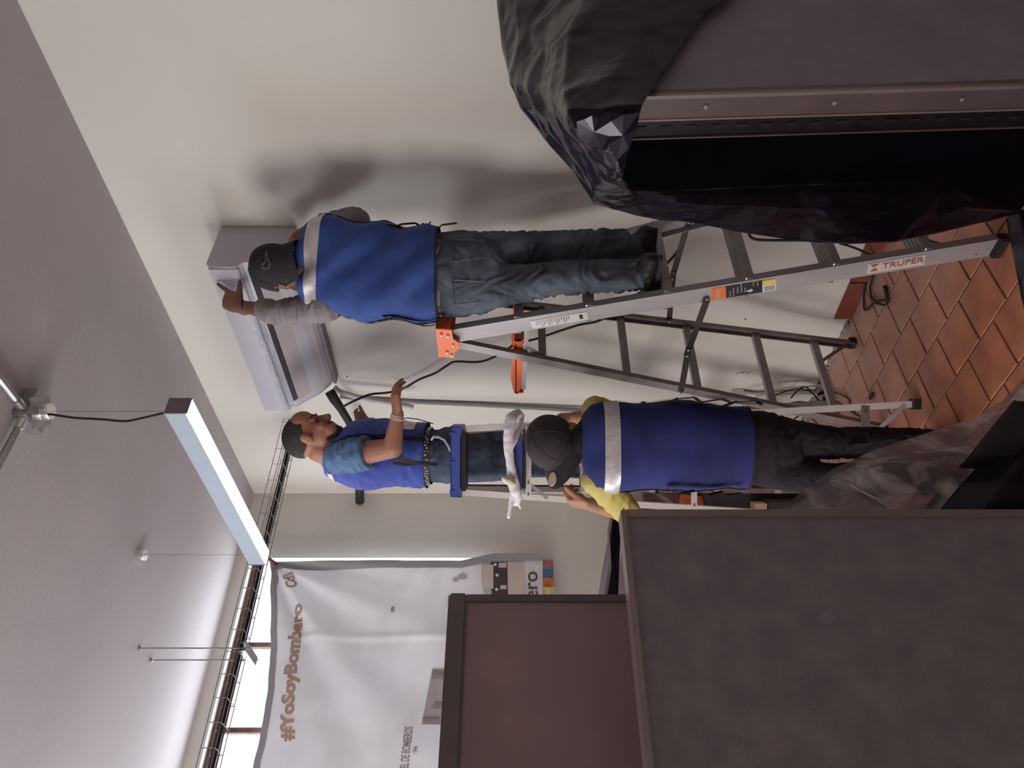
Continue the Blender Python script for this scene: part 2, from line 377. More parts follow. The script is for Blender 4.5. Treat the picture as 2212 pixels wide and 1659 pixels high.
# plaster rubble line at the foot of the wall
mb = MB()
for i in range(60):
    yy = 2.62 + i * .024; w_ = .018 + .016 * noise.noise(V((i * .31, 2, 5)))
    mb.box((XW - w_ - .004, yy, -.002), (XW + .002, yy + .026, .010 + .014 * abs(noise.noise(V((i * .5, 1, 1))))))
obj('trim_1', mb, m_patch, kind='structure', label='broken plaster edge where the skirting is missing')
bb = obj('baseboard_right', MB().box((XW - .004, -.2, 0), (XW + .01, 2.58, .078)), m_patch, kind='structure', label='brown tile skirting on the right wall')
for y0, y1, dz in ((2.37, 2.60, .0), (2.12, 2.362, .003), (1.87, 2.112, -.002), (1.62, 1.862, .001), (1.37, 1.612, 0), (1.12, 1.362, 0)):
    obj('skirting_tile', MB().bbox((XW - .014, y0, .001), (XW, y1, .078 + dz), .002), m_base, bb)

# window in the far wall
win = obj('window_1', MB().box((WX0, YW + .05, WZ1 - .045), (WX1, YW + .09, WZ1)), m_rust, kind='structure', label='rusty steel framed window behind the banner')
obj('window_frame', MB().box((WX0, YW + .05, WZ0), (WX1, YW + .09, WZ0 + .04)), m_rust, win)
mxs = [1.69, 1.236, .78, .32, -.14, -.6, -1.06, -1.52, -1.98]
for x in mxs: obj('mullion', MB().box((x - .013, YW + .05, WZ0 + .04), (x + .013, YW + .085, WZ1 - .045)), m_rust, win)
edges = [WX1 + .01] + mxs + [WX0]
for a, b in zip(edges[:-1], edges[1:]): obj('pane', MB().box((b + .013, YW + .066, WZ0 + .04), (a - .013, YW + .070, WZ1 - .045)), m_glass, win)

# ------------------------------------------------------------------ banner
YBN = 4.12
def ban_top(X):
    t = max(0, min(1, (2.14 - X) / .95)); return 3.05 - .15 * math.sin(t * math.pi / 2) - .01 * noise.noise(V((X * 9, 1, 0)))
def ban_y(X, Z):
    a = math.atan2(3.05 - Z, 2.14 - X); rr = math.hypot(3.05 - Z, 2.14 - X)
    w_ = .030 * math.sin(a * 15 + 1.5 * noise.noise(V((a * 3, rr, 0)))) * min(1, rr / .35) * math.exp(-rr * .9)
    w_ += .008 * noise.noise(V((X * 3, Z * 2.2, 3)))
    if abs(X - 1.69) < .03 and Z < 2.82: w_ -= .012 * (1 - abs(X - 1.69) / .03)
    g = 0
    return YBN + w_ + g - .02
BZ0 = 1.455
def ban(u, v):
    X = .35 + (2.14 - .35) * u + .006 * noise.noise(V((0, v * 6, 4))) * u; zt = ban_top(X); Z = BZ0 + (zt - BZ0) * v
    if v < .30: X += .048 * min(1, (.30 - v) / .12) * u ** 3
    return V((X, ban_y(X, Z), Z))
mb = MB().grid(ban, 180, 160)
mb2 = MB().grid(lambda u, v: ban(.975 + .025 * u, v) + V((0, -.004, 0)), 4, 130)
mb2.grid(lambda u, v: ban(u, .975 + .025 * v) + V((0, -.004, 0)), 150, 3)
banner = obj('banner', mb, m_banner, label='large white vinyl banner hung over the far window, with tan and dark lettering', cat='banner', smooth='all')
obj('hem', mb2, m_hem, banner, label='folded grey hem', smooth='all')
def onban(X, Z, e=.004): return V((X, ban_y(X, Z) - e, Z))
def curved(x0, z0, x1, z1, rise=0):
    L_ = math.hypot(x1 - x0, z1 - z0)
    def fn(a, b):
        t = a / L_; return onban(x0 + (x1 - x0) * t - (z1 - z0) / L_ * b, z0 + (z1 - z0) * t + b + rise * math.sin(t * 6.3))
    return fn
obj('lettering', text_mb('#YoSoyBombero', .088, curved(1.155, 2.728, 2.01, 2.832, .006), bold=.0042, xs=1.17), m_ptan, banner, label='tan lettering #YoSoyBombero')
obj('lettering', text_mb('Cdl', .072, curved(1.985, 2.862, 2.11, 2.925), bold=.003, xs=.95), m_ptan, banner, label='tan lettering Cdl')
obj('lettering', text_mb('Bombero', .120, curved(2.075, 1.485, 2.5, 1.485), xs=1, align='RIGHT'), m_pdark, banner, label='large dark lettering ending in ero')
obj('lettering', text_mb('R', .014, curved(2.118, 1.478, 2.5, 1.478)), m_pgrey, banner)
obj('lettering', text_mb('CUARTEL DE BOMBEROS', .060, curved(1.215, 2.130, 2.215, 2.095), bold=.0012, xs=.41, align='RIGHT'), m_pgrey, banner, label='grey lettering CUARTEL DE BOMBEROS')
obj('lettering', text_mb('1944', .040, curved(1.122, 2.095, 2.1, 2.07), bold=.0006, xs=.45, align='RIGHT'), m_pgrey, banner, label='grey lettering 1944')
def bquad(pts, mat, name='printed_picture', e=.0035, **kw):
    c = [onban(x, z, e) for x, z in pts]; obj(name, MB().add(c, [tuple(range(len(c)))]), mat, banner, **kw)
def bq(y, x):    # picture position -> banner plane
    r = (829.5 - y) / FPX; d = YBN / (F.y + R.y * r); return ((F.x + R.x * r) * d, H - (x - 1118) / FPX * d)
bquad([bq(1447, 935), bq(1447, 966), bq(1568, 960), bq(1568, 912)], m_ppale, label='pale printed house front')
for (y0, y1, xa, xb) in ((1455, 1466, 934, 962), (1518, 1534, 922, 956), (1552, 1567, 914, 950)):
    c = [bq(y0, xa), bq(y0, xb), bq(y0 + 4, xb), bq(y0 + 4, xa)]; bquad(c, m_pgrey, e=.009)
    for q in range(4):
        yy = y0 + 5 + q * 3; bquad([bq(yy, xa), bq(yy, xb), bq(yy + 1, xb), bq(yy + 1, xa)], m_pgrey, e=.009)
c0 = bq(1492, 942); bquad([(c0[0] + .012 * math.cos(a * .6), c0[1] + .022 * math.sin(a * .6)) for a in range(11)], m_pgrey, e=.005)
# printed fire engine at the lower right
truck = [([(1222,1042),(1222,1060),(1290,1062),(1290,1046),(1250,1040)], m_ppale, .0035), ([(1220,1060),(1220,1096),(1292,1097),(1292,1062)], m_pdark, .0045),
         ([(1226,1042),(1262,1040),(1275,1048),(1275,1066),(1226,1066)], m_pcream, .006), ([(1222,1078),(1232,1077),(1232,1094),(1222,1094)], m_pcream, .006),
         ([(1268,1082),(1276,1080),(1276,1094),(1268,1094)], m_pcream, .006), ([(1220,1096),(1220,1132),(1292,1134),(1292,1098)], m_pcream, .0035)]
for pts, mt, e in truck: bquad([bq(a, b) for a, b in pts], mt, e=e)
for (a, b) in ((1248, 1074), (1277, 1073), (1226, 1070)):
    c0 = bq(a, b); bquad([(c0[0] + .009 * math.cos(q * .6), c0[1] + .009 * math.sin(q * .6)) for q in range(11)], m_lwhite, e=.008)
for (a, b, sx, sz) in ((1250, 1000, .02, .03), (1256, 985, .014, .02), (1298, 968, .03, .002), (1300, 976, .002, .04), (1312, 975, .002, .035), (1322, 850, .02, .012)):
    c0 = bq(a, b); bquad([(c0[0] + sx * math.cos(q * .6) , c0[1] + sz * math.sin(q * .6)) for q in range(11)], m_ppale, e=.004)
# strip of colour pictures along the bottom hem
xr = [bq(1213, 0)[0], bq(1232, 0)[0], bq(1253, 0)[0], bq(1272, 0)[0], bq(1292, 0)[0], bq(1312, 0)[0], bq(1335, 0)[0]]
for a, b, mt, lb in zip(xr[:-1], xr[1:], (m_pink, m_pblue, m_porange, m_pyel, m_pink, m_pblue), ('pink', 'blue', 'orange', 'yellow', 'pink', 'blue')):
    obj('colour_picture', MB().box((b + .003, YBN - .03, 1.392), (a - .003, YBN - .024, 1.452)), mt, banner, label=lb + ' printed picture')
obj('tie', MB().tube([P(581, 1207, 4.45), P(590, 1214, 4.47), P(598, 1220, 4.48)], .010, 8), m_rust, banner, label='brown knotted tie')

# ------------------------------------------------------------------ pendant lamp
LX0, LX1, LY0, LY1, LZ0, LZ1 = 1.603, 1.668, 2.022, 3.098, 2.71, 2.786
lamp = empty('pendant_lamp', ((LX0+LX1)/2, (LY0+LY1)/2, LZ0), 'long white linear LED lamp hung on wires below the ceiling', 'lamp')
obj('housing', MB().bbox((LX0, LY0 + .002, LZ0 + .006), (LX1, LY1 - .002, LZ1), .0015), m_lampw, lamp)
obj('diffuser', MB().box((LX0 + .003, LY0 + .004, LZ0), (LX1 - .001, LY1 - .004, LZ0 + .012)), m_led, lamp, label='glowing white diffuser')
for y in (LY0 - .003, LY1 - .001): obj('end_cap', MB().bbox((LX0 - .001, y, LZ0 - .001), (LX1 + .001, y + .005, LZ1 + .001), .001), m_lampe, lamp)
CX = (LX0 + LX1) / 2
for y, zt in ((LY0 + .03, ZC - .05), (LY1 - .03, ZC - .03)):
    obj('suspension_wire', MB().tube([(CX, y, LZ1), (CX, y, zt)], .0008, 6), m_steel, lamp)
    obj('cable_grip', MB().tube([(CX, y, LZ1), (CX, y, LZ1 + .014)], .006, 8), m_chrome, lamp)
can = MB().tube([(CX, LY1 - .03, ZC), (CX, LY1 - .03, ZC - .022), (CX, LY1 - .03, ZC - .032)], [.030, .030, .026], 20)
can.tube([(CX, LY1 - .03, ZC - .03), (CX, LY1 - .03, ZC - .05)], .004, 8)
obj('ceiling_canopy', can, m_chrome, lamp, smooth=30)
can = MB().tube([(CX, LY0 + .03, ZC - .05), (CX, LY0 + .03, ZC - .075), (CX, LY0 + .03, ZC - .085)], [.032, .032, .027], 20)
obj('ceiling_canopy', can, m_chrome, lamp, smooth=30)
obj('power_cable', MB().tube(cs([(CX - .012, LY0 + .03, ZC - .085), (CX - .028, LY0 + .03, 3.10), (CX - .042, LY0 + .02, 3.0), (CX - .050, LY0 + .02, 2.92), (CX - .045, LY0 + .01, 2.86), (CX - .032, LY0, 2.79)]), .0042, 8), m_rubber, lamp, smooth='all')
jb = empty('junction_box', (CX, LY0 + .03, ZC - .06), 'square steel junction box on the ceiling above the lamp, with two conduits', 'junction box')
mbx = MB().bbox((CX - .058, LY0 - .03, ZC - .045), (CX + .058, LY0 + .09, ZC), .004); obj('box_body', mbx, m_galv, jb)
cv = MB().prism([(CX - .075, LY0 + .03, ZC - .05), (CX, LY0 - .045, ZC - .05), (CX + .075, LY0 + .03, ZC - .05), (CX, LY0 + .105, ZC - .05)], (0, 0, .005)); obj('cover_plate', cv, m_galv, jb)
for c1, c2, lab in (((CX - .03, LY0 - .03, ZC - .025), (CX - .05, YB + .05, ZC - .025), 'a'), ((CX - .058, LY0 + .0, ZC - .025), (XL + .05, LY0 + .02, ZC - .025), 'b')):
    c1 = V(c1); c2 = V(c2); dd = (c2 - c1).normalized()
    obj('connector', MB().tube([c1, c1 + dd * .04], .017, 12), m_chrome, jb, smooth=30)
    obj('conduit', MB().tube([c1 + dd * .03, c2], .0125, 12), m_galv, jb, smooth=30)

# ------------------------------------------------------------------ wire cable tray
TY0, TY1, TZ0, TZ1 = 3.33, 3.44, 2.828, 2.886
tray = empty('cable_tray', (1.5, TY0, TZ0), 'long galvanised wire basket cable tray hung across the far end of the room', 'cable tray')
TXR, TXL = 2.60, -1.2
for y, z in ((TY0, TZ1), (TY0, (TZ0+TZ1)/2), (TY0, TZ0), ((TY0+TY1)/2, TZ0), (TY1, TZ0), (TY1, (TZ0+TZ1)/2), (TY1, TZ1)):
    obj('long_wire', MB().tube([(TXR, y, z), (TXL, y, z)], .0021, 6), m_galv, tray)
x = TXR
while x > TXL:
    obj('cross_wire', MB().tube([(x, TY0, TZ1), (x, TY0, TZ0), (x, TY1, TZ0), (x, TY1, TZ1)], .0021, 6), m_galv, tray); x -= .0995
for x in (1.325, -.2):
    for y in (TY0 + .012, TY1 + .04): obj('hanger_rod', MB().tube([(x, y, TZ0 - .045), (x, y, ZC)], .0032, 8), m_galv, tray); 
    for y in (TY0 + .012, TY1 + .04): obj('rod_nut', MB().tube([(x, y, ZC - .012), (x, y, ZC)], .009, 6), m_galv, tray)
    mbx = MB().box((x - .02, TY0 - .01, TZ0 - .034), (x + .02, TY1 + .06, TZ0 - .030)).box((x - .02, TY0 - .01, TZ0 - .030), (x - .017, TY1 + .06, TZ0 - .006)).box((x + .017, TY0 - .01, TZ0 - .030), (x + .02, TY1 + .06, TZ0 - .006))
    obj('trapeze_channel', mbx, m_galv, tray)
for q in range(5):
    yy = TY0 + .022 + .0165 * q; pts = [(TXR - .05 - i * .12, yy + .003 * math.sin(i * .9), TZ0 + .010 + .006 * (q % 2)) for i in range(31)]
    o = obj('cable', MB().tube(pts, .0065 if q < 3 else .004, 8), m_rubber, label=['thickest black cable lying in the wire tray, front of the bundle', 'black cable second from the front in the wire tray', 'black cable in the middle of the wire tray bundle', 'thin black cable in the wire tray, fourth from the front', 'thin black cable at the back of the wire tray'][q], cat='cable', group='cables lying in the wire tray', smooth='all')
obj('end_wire', MB().tube([(TXR - .02, TY0, TZ1), (TXR - .02, TY0, 2.62), (2.30, TY0 - .02, 2.40)], .0014, 6), m_steel, tray)

# ------------------------------------------------------------------ air conditioner
AY0, AY1, AZ0, AZ1, AXF = 2.057, 2.992, 2.545, 2.868, 2.392
ac = empty('air_conditioner', (2.55, 2.5, AZ0), 'white split air conditioner being held against the wall, partly in clear film', 'air conditioner')
prof = [(XW - .004, AZ1), (AXF + .02, AZ1), (AXF + .004, AZ1 - .01), (AXF, AZ1 - .03), (AXF - .002, 2.76), (AXF + .002, 2.742), (AXF + .024, 2.722), (AXF + .028, 2.700), (2.500, 2.600), (2.565, 2.555), (2.60, AZ0), (XW - .004, AZ0)]
obj('body', MB().prism([(x, AY0 + .004, z) for x, z in prof], (0, AY1 - AY0 - .008, 0)), m_acw, ac, smooth=25)
for y in (AY0, AY1 - .006): obj('end_panel', MB().prism([(x - (.002 if x < 2.6 else 0), y, z) for x, z in prof], (0, .006, 0)), m_acw, ac)
def slope_box(t0, t1, out, y0, y1):   # strip on the slanted underside between front edge and back
    a = V((AXF + .028, 0, 2.700)); b = V((2.565, 0, 2.555)); ax = (b - a); nn = V((-.7, 0, -.72)).normalized()
    p0 = a + ax * t0; p1 = a + ax * t1; q = nn * out
    return MB().prism([p0 + V((0, y0, 0)), p1 + V((0, y0, 0)), p1 + q + V((0, y0, 0)), p0 + q + V((0, y0, 0))], (0, y1 - y0, 0))
obj('air_outlet', slope_box(-.06, .07, .003, AY0 + .03, AY1 - .05), m_acd, ac, label='dark gap under the front panel')
obj('louver', slope_box(.09, .46, .010, AY0 + .03, AY1 - .045), m_acl, ac)
obj('louver', slope_box(.52, .93, .010, AY0 + .03, AY1 - .045), m_acl, ac)
obj('air_outlet', slope_box(.465, .515, .004, AY0 + .03, AY1 - .05), m_acd, ac)
obj('front_panel', MB().bbox((AXF - .010, AY0 + .006, 2.735), (AXF, AY1 - .006, AZ1 - .012), .004), m_acw, ac, smooth=30)
obj('back_plate', MB().box((2.585, AY0 + .05, AZ0 - .010), (XW - .003, AY1 + .02, AZ0 + .004)), m_metald, ac, label='dark mounting plate')
def wrapf(u, v):
    y = AY0 + .24 + (AY1 - AY0 - .25) * u; z = 2.712 + .045 * v
    n1 = noise.noise(V((y * 14, z * 30, 2))); n2 = abs(noise.noise(V((y * 35, z * 50, 7))))
    return V((AXF - .014 - .009 * n2 - .004 * n1 + (.02 * (1 - v) if v < .3 else 0), y, z + .006 * n1))
obj('film_wrap', MB().grid(wrapf, 140, 14), m_wrap, ac, label='crumpled clear film along the lower edge', smooth=None)

# refrigerant line and hoses
line = obj('insulated_pipe', MB().tube([P(712, 845, 3.92), P(722, 862, 3.93), P(736, 882, 3.94), P(752, 908, 3.97), P(766, 938, 4.05), P(776, 985, 4.3), P(777, 1040, 4.65), P(777, 1066, 4.78), P(777, 1083, 4.83)], [.026, .026, .021, .020, .02, .02, .024, .027, .028], 12), m_rubber,
    label='dark foam insulated pipe running from the air conditioner to the hole in the far wall', cat='pipe', smooth='all')
obj('drain_hose', MB().tube(cs([P(722, 836, 3.99), P(740, 848, 4.0), P(790, 862, 4.0), P(850, 872, 4.0), P(893, 880, 4.0)]), .014, 10), m_pvc, label='pale drain hose hanging below the air conditioner', cat='hose', smooth='all')
obj('wall_conduit', MB().tube([P(735, 856, 4.13), P(800, 862, 4.15), P(900, 868, 4.17), P(1030, 874, 4.18), P(1160, 881, 4.19), P(1290, 889, 4.20), P(1500, 896, 4.20), P(1620, 898, 4.20)], .0125, 10), m_cond, label='grey conduit running down the wall behind the ladders', cat='pipe', smooth='all')
pc = [P(742, 878, 3.86), P(765, 866, 3.8), P(800, 852, 3.85), P(838, 848, 3.95), P(870, 840, 4.0), P(905, 820, 3.98), P(940, 806, 3.92), P(968, 788, 3.88), P(985, 781, 3.85), P(1040, 781, 3.80), P(1085, 762, 3.75), P(1115, 742, 3.72), P(1155, 733, 3.68), P(1200, 718, 3.62), P(1250, 702, 3.58), P(1300, 690, 3.55), P(1345, 648, 3.45), P(1383, 632, 3.42), P(1430, 580, 3.32), P(1462, 545, 3.25), P(1485, 500, 3.18), P(1500, 440, 3.1)]
pc = [q if q.x < XW - .03 else V((XW - .02, q.y, q.z)) for q in pc]
obj('power_cable', MB().tube(cs(pc, 4), .0058, 8), m_rubber, label='black cable looping from the pipe past both ladders along the wall', cat='cable', smooth='all')

# ------------------------------------------------------------------ wall bits
ob = empty('outlet_box', (XW, 3.1, .45), 'white surface mounted outlet box on the wall near the floor', 'outlet')
c = P(1591, 852, 4.13)
obj('box_body', MB().bbox((XW - .07, c.y - .045, c.z - .03), (XW, c.y + .045, c.z + .035), .004), m_white, ob)
obj('bushing', MB().tube([(XW - .03, c.y - .02, c.z - .09), (XW - .03, c.y - .02, c.z - .03)], [.014, .024], 10), m_white, ob)
obj('conduit', MB().tube([(XW - .03, c.y - .02, c.z - .085), (XW - .03, c.y - .03, .01)], .012, 10), m_pvc, ob)
mb = MB()
for k in range(5):
    a = P(1592 + k * 6, 811 - (k % 2) * 4, 4.0); a.x = XW - .001; b = P(1595 + k * 6, 806 - (k % 3) * 4, 4.0); b.x = XW - .001
    mb.tube([a, (a + b) / 2 + V((0, .004, .003)), b], .0016, 5)
obj('trim_2', mb, m_black, kind='structure', label='small pencil scribble on the wall')
mb = MB()
for (x, y) in ((750, 813), (1025, 745), (1610, 689)):
    d = XW / (F.x + R.x * (829.5 - y) / FPX); c = P(x, y, d); mb.tube([(XW + .001, c.y, c.z), (XW - .003, c.y, c.z)], .004, 8)
obj('trim_3', mb, m_rubber, kind='structure', label='small dark screw holes in the wall')
# loose cables by the outlet
random.seed(3)
def fl(x, y, d): q = P(x, y, d); q.x = min(q.x, XW - .02); q.z = max(q.z, .006); return q
wires = [([(1620, 862), (1660, 850), (1700, 838), (1745, 835), (1785, 832)], m_wirew, 'white cable arching along the wall from the outlet box', .004),
         ([(1672, 855), (1690, 848), (1715, 840), (1740, 842), (1758, 852), (1775, 870)], m_rubber, 'thin black cable arched between outlet and floor', .0032),
         ([(1708, 860), (1725, 842), (1740, 836), (1752, 846), (1765, 862), (1768, 868)], m_rubber, 'black cable loop ending in a plug by the wall', .004),
         ([(1690, 880), (1705, 872), (1730, 868), (1760, 872), (1790, 880), (1810, 892)], m_rubber, 'black cable lying low behind the ladder feet', .0045),
         ([(1700, 900), (1712, 888), (1730, 890), (1742, 905), (1728, 915), (1712, 908)], m_wirew, 'pale coiled cable on the floor behind the ladder', .004),
         ([(1715, 905), (1735, 895), (1755, 905), (1765, 918), (1748, 926), (1730, 920)], m_rubber, 'black coiled cable on the floor behind the ladder', .004),
         ([(1800, 845), (1825, 855), (1838, 865), (1836, 880), (1815, 885)], m_rubber, 'brown cable bent around the ladder rung on the floor', .0035)]
for pts, mt, lb, rr in wires:
    w3 = [fl(a, b, min(4.05, 2656 / (a - 1118) if a > 1775 else 4.02)) for a, b in pts]
    obj('loose_cable', MB().tube(cs(w3), rr, 7), mt, label=lb, cat='cable', group='loose cables by the outlet', smooth='all')
c = fl(1782, 845, 3.98); obj('plug', MB().tube([c + V((0, .03, .03)), c, c + V((0, -.03, -.02))], [.006, .014, .010], 8), m_rubber, label='black plug hanging by the wall above the rubble', cat='plug')
cf = [fl(1815, 526, 3.2), fl(1845, 535, 3.25), fl(1868, 545, 3.3), fl(1884, 552, 3.35)] + [P(x, y, 2656 / (x - 1118)) + V((0, 0, .008)) for x, y in ((1893, 560), (1885, 580), (1874, 610), (1870, 640), (1871, 668), (1880, 666), (1895, 652), (1912, 648), (1922, 650))]
obj('floor_cable', MB().tube(cs(cf), .005, 8), m_rubber, label='black cable looping from the wall onto the terracotta floor', cat='cable', smooth='all')
cf = [P(x, y, 2656 / (x - 1118)) + V((0, 0, .010)) for x, y in ((1897, 585), (1890, 600), (1884, 620), (1886, 640), (1898, 655), (1915, 659), (1924, 652), (1921, 640), (1918, 625), (1916, 618))]
obj('floor_cable', MB().tube(cf, [.005]*7 + [.008, .009, .009], 8), m_rubber, label='black cable with a plug end lying on the floor by the near ladder', cat='cable', smooth='all')
cw = [P(1618, 503, 3.15), P(1622, 512, 3.15), P(1640, 518, 3.15), P(1700, 519, 3.15), P(1750, 520, 3.15), P(1800, 530, 3.15)]
obj('hanging_cable', MB().tube(cs(cw), .006, 8), m_rubber, label='black cable loop hanging beside the black plastic sheet', cat='cable', smooth='all')
c = P(1886, 855, 2656 / 768); obj('debris', MB().ell(c + V((0, 0, .008)), (.012, .026, .008)), m_rubber, label='small black scrap lying on the floor tiles near the ladder feet', cat='scrap')

# ------------------------------------------------------------------ step ladders
def channel(mb, p0, p1, wd, w, fd, f, t=.003):
    p0 = V(p0); p1 = V(p1); ax = (p1 - p0).normalized(); wd = V(wd); wd = (wd - ax * wd.dot(ax)).normalized(); fd = V(fd); fd = (fd - ax * fd.dot(ax) - wd * fd.dot(wd)).normalized()
    mb.bar(p0, p1, wd, w, fd, t)
    for s_ in (-1, 1): mb.bar(p0 + wd * s_ * (w/2 - t/2) + fd * f/2, p1 + wd * s_ * (w/2 - t/2) + fd * f/2, wd, t, fd, f)
    return mb
def lerp(a, b, t): return V(a) + (V(b) - V(a)) * t
def atz(a, b, z): a = V(a); b = V(b); return lerp(a, b, (z - a.z) / (b.z - a.z))
FA0, FA1 = V((1.99, 1.625, .01)), V((2.04, 2.10, 1.845)); FB0, FB1 = V((2.53, 1.625, .01)), V((2.36, 2.10, 1.845))
RA0, RA1 = V((2.022, 2.664, .01)), V((2.055, 2.165, 1.83)); RB0, RB1 = V((2.516, 2.640, .01)), V((2.33, 2.165, 1.83))
XX = V((1, 0, 0)); YY = V((0, 1, 0))
lad = empty('step_ladder', (2.26, 2.1, 0), 'aluminium step ladder with orange top, the worker in the faded vest stands on it', 'ladder')
r1 = obj('rail', channel(MB(), FA0, FA1, YY, .068, XX, .028), m_alu, lad, label='near climbing rail with stickers')
obj('rail', channel(MB(), FB0, FB1, YY, .068, -XX, .028), m_alu, lad)
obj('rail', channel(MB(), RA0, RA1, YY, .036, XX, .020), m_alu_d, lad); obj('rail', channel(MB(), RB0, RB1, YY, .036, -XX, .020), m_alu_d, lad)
for z in (.244, .524, .803, 1.075, 1.348, 1.608):
    a = atz(FA0, FA1, z); b = atz(FB0, FB1, z)
    mb = MB().bar(a + V((.003, .0, 0)), b - V((.003, 0, 0)), YY, .082, U, .006)
    for q in (-.035, -.018, 0, .018, .035): mb.bar(a + V((.003, q, .004)), b + V((-.003, q, .004)), YY, .004, U, .003)
    mb.bar(a + V((.003, -.041, -.012)), b + V((-.003, -.041, -.012)), YY, .003, U, .030).bar(a + V((.003, .041, -.010)), b + V((-.003, .041, -.010)), YY, .003, U, .024)
    obj('step', mb, m_alu, lad)
    obj('rivet', MB().tube([a + V((.006, -.036, 0)), a + V((.006, -.044, 0))], .005, 8), m_chrome, lad)
for z in (.22, .515, .85, 1.153, 1.50):
    a = atz(RA0, RA1, z); b = atz(RB0, RB1, z); mb = MB().bar(a + V((.004, 0, 0)), b - V((.004, 0, 0)), YY, .004, U, .030).bar(a + V((.004, .012, .014)), b + V((-.004, .012, .014)), YY, .024, U, .003)
    obj('rung', mb, m_alu, lad)
for p0, p1, q0 in ((RA0, RA1, RB0), (RB0, RB1, RA0)):
    s0 = atz(p0, p1, .03); c = atz(p0, p1, .22); tgt = c + (V((q0.x, q0.y, c.z)) - c) * .28
    obj('brace', MB().bar(s0, tgt, YY, .003, U, .016), m_alu_d, lad)
for a, b, tgt in ((FA0, FA1, .30), (FB0, FB1, .30)):
    obj('brace', MB().bar(atz(a, b, .07) + V((.0, .02, 0)), lerp(atz(FA0, FA1, .24), atz(FB0, FB1, .24), .3 if a is FA0 else .7) + V((0, .02, 0)), YY, .003, U, .018), m_alu_d, lad)
# spreaders
for a0, a1, b0, b1, sx in ((FA0, FA1, RA0, RA1, -.02), (FB0, FB1, RB0, RB1, .0)):
    s0 = atz(a0, a1, .93) + V((sx, .01, 0)); s1 = atz(b0, b1, .93) + V((sx * .6, 0, 0)); mid = (s0 + s1) / 2 + V((sx * .5, 0, .022))
    mb = MB().bar(s0, mid + V((0, .02, 0)), XX, .004, U, .024).bar(mid - V((.004 * (1 if sx else 0), .02, 0)), s1, XX, .004, U, .024)
    sp = obj('spreader', mb, m_steel, lad)
    for q in (s0, mid - V((0, .012, 0)), mid + V((0, .022, 0)), s1): obj('rivet', MB().tube([q - V((.008, 0, 0)), q + V((.004, 0, 0))], .005, 8), m_chrome, sp)
for q, mt in ((FA0, 1), (FB0, 1), (RA0, .6), (RB0, .6)):
    obj('rubber_foot', MB().bbox(q + V((-.018, -.040 * mt, -.010)), q + V((.022, .040 * mt, .022)), .004), m_rubber, lad)
# orange top cap
tp = MB().prism([(2.012, 2.035, 1.905), (2.012, 2.185, 1.905), (2.008, 2.19, 1.845), (2.008, 2.160, 1.842), (2.008, 2.135, 1.820), (2.008, 2.105, 1.820), (2.008, 2.085, 1.842), (2.008, 2.035, 1.845)], (.008, 0, 0))
tp.prism([(2.38, 2.035, 1.905), (2.38, 2.185, 1.905), (2.39, 2.19, 1.845), (2.39, 2.14, 1.82), (2.39, 2.035, 1.845)], (.008, 0, 0))
tp.box((2.012, 2.035, 1.896), (2.392, 2.185, 1.905)).box((2.012, 2.033, 1.850), (2.392, 2.040, 1.905)).box((2.012, 2.180, 1.850), (2.392, 2.188, 1.905))
cap_ = obj('top_cap', tp, m_orange, lad)
for q in ((2.06, 1.885), (2.065, 1.862), (2.155, 1.87), (2.115, 1.845), (2.17, 1.855)): obj('rivet', MB().tube([(2.006, q[0], q[1]), (2.000, q[0], q[1])], [.007, .004], 8), m_lwhite, cap_)
sh = MB()
sh.bbox((2.085, 2.19, 1.602), (2.32, 2.49, 1.612), .003)
for x in (2.085, 2.316): sh.prism([(x, 2.17, 1.615), (x, 2.40, 1.628), (x, 2.49, 1.615), (x, 2.50, 1.60), (x, 2.42, 1.573), (x, 2.30, 1.566), (x, 2.17, 1.585)], (.006, 0, 0))
for k in range(6): sh.box((2.13 + .032 * k, 2.20, 1.585), (2.134 + .032 * k, 2.48, 1.603))
sh.box((2.085, 2.485, 1.575), (2.32, 2.492, 1.61)).box((2.085, 2.17, 1.575), (2.32, 2.177, 1.61))
obj('tool_shelf', sh, m_orange, lad)
obj('shelf_bracket', MB().bar((2.08, 2.10, 1.565), (2.08, 2.46, 1.575), XX, .004, U, .018).bar((2.07, 2.20, 1.56), (2.09, 2.28, 1.48), XX, .004, YY, .018), m_alu, lad)
# stickers on the near rail, in rail coordinates (along, across)
ax = (FA1 - FA0).normalized(); wdv = (YY - ax * YY.dot(ax)).normalized()
def rail(z, u): return atz(FA0, FA1, z) + wdv * u + V((-.0026, 0, 0))
def sticker(z0, z1, u0, u1, mt, e=0, **kw):
    obj('sticker', MB().prism([rail(z0, u0) - XX * e, rail(z0, u1) - XX * e, rail(z1, u1) - XX * e, rail(z1, u0) - XX * e], (-.0006, 0, 0)), mt, r1, **kw)
sticker(.700, .745, -.024, .030, m_lwhite, label='white and yellow barcode sticker'); sticker(.700, .745, -.024, .0, m_yellow, .0008)
sticker(.745, .865, -.026, .030, m_lblack, label='black sticker with small white print'); sticker(.865, .912, -.026, .030, m_lorange, label='orange sticker reading 175 kg')
def rtext(body, z, u, size, mt, rot=0, **kw):
    def fn(a, b): return (rail(z + b, u - a) if not rot else rail(z - a, u - b)) - XX * .0022
    obj('lettering', text_mb(body, size, fn, **kw), mt, r1)
rtext('175 kg', .886, .026, .019, m_lwhite, xs=.8); rtext('6', .778, .018, .028, m_lwhite, bold=.001)
for zz, uu, tx in ((.850, .024, 'Escalera'), (.838, .024, 'de aluminio'), (.824, .014, 'Peldanos'), (.812, .014, 'antiderrapantes'), (.800, .014, 'Altura'), (.772, -.006, '175 kg'), (.758, -.004, 'Tipo II')): rtext(tx, zz, uu, .0085, m_lpale)
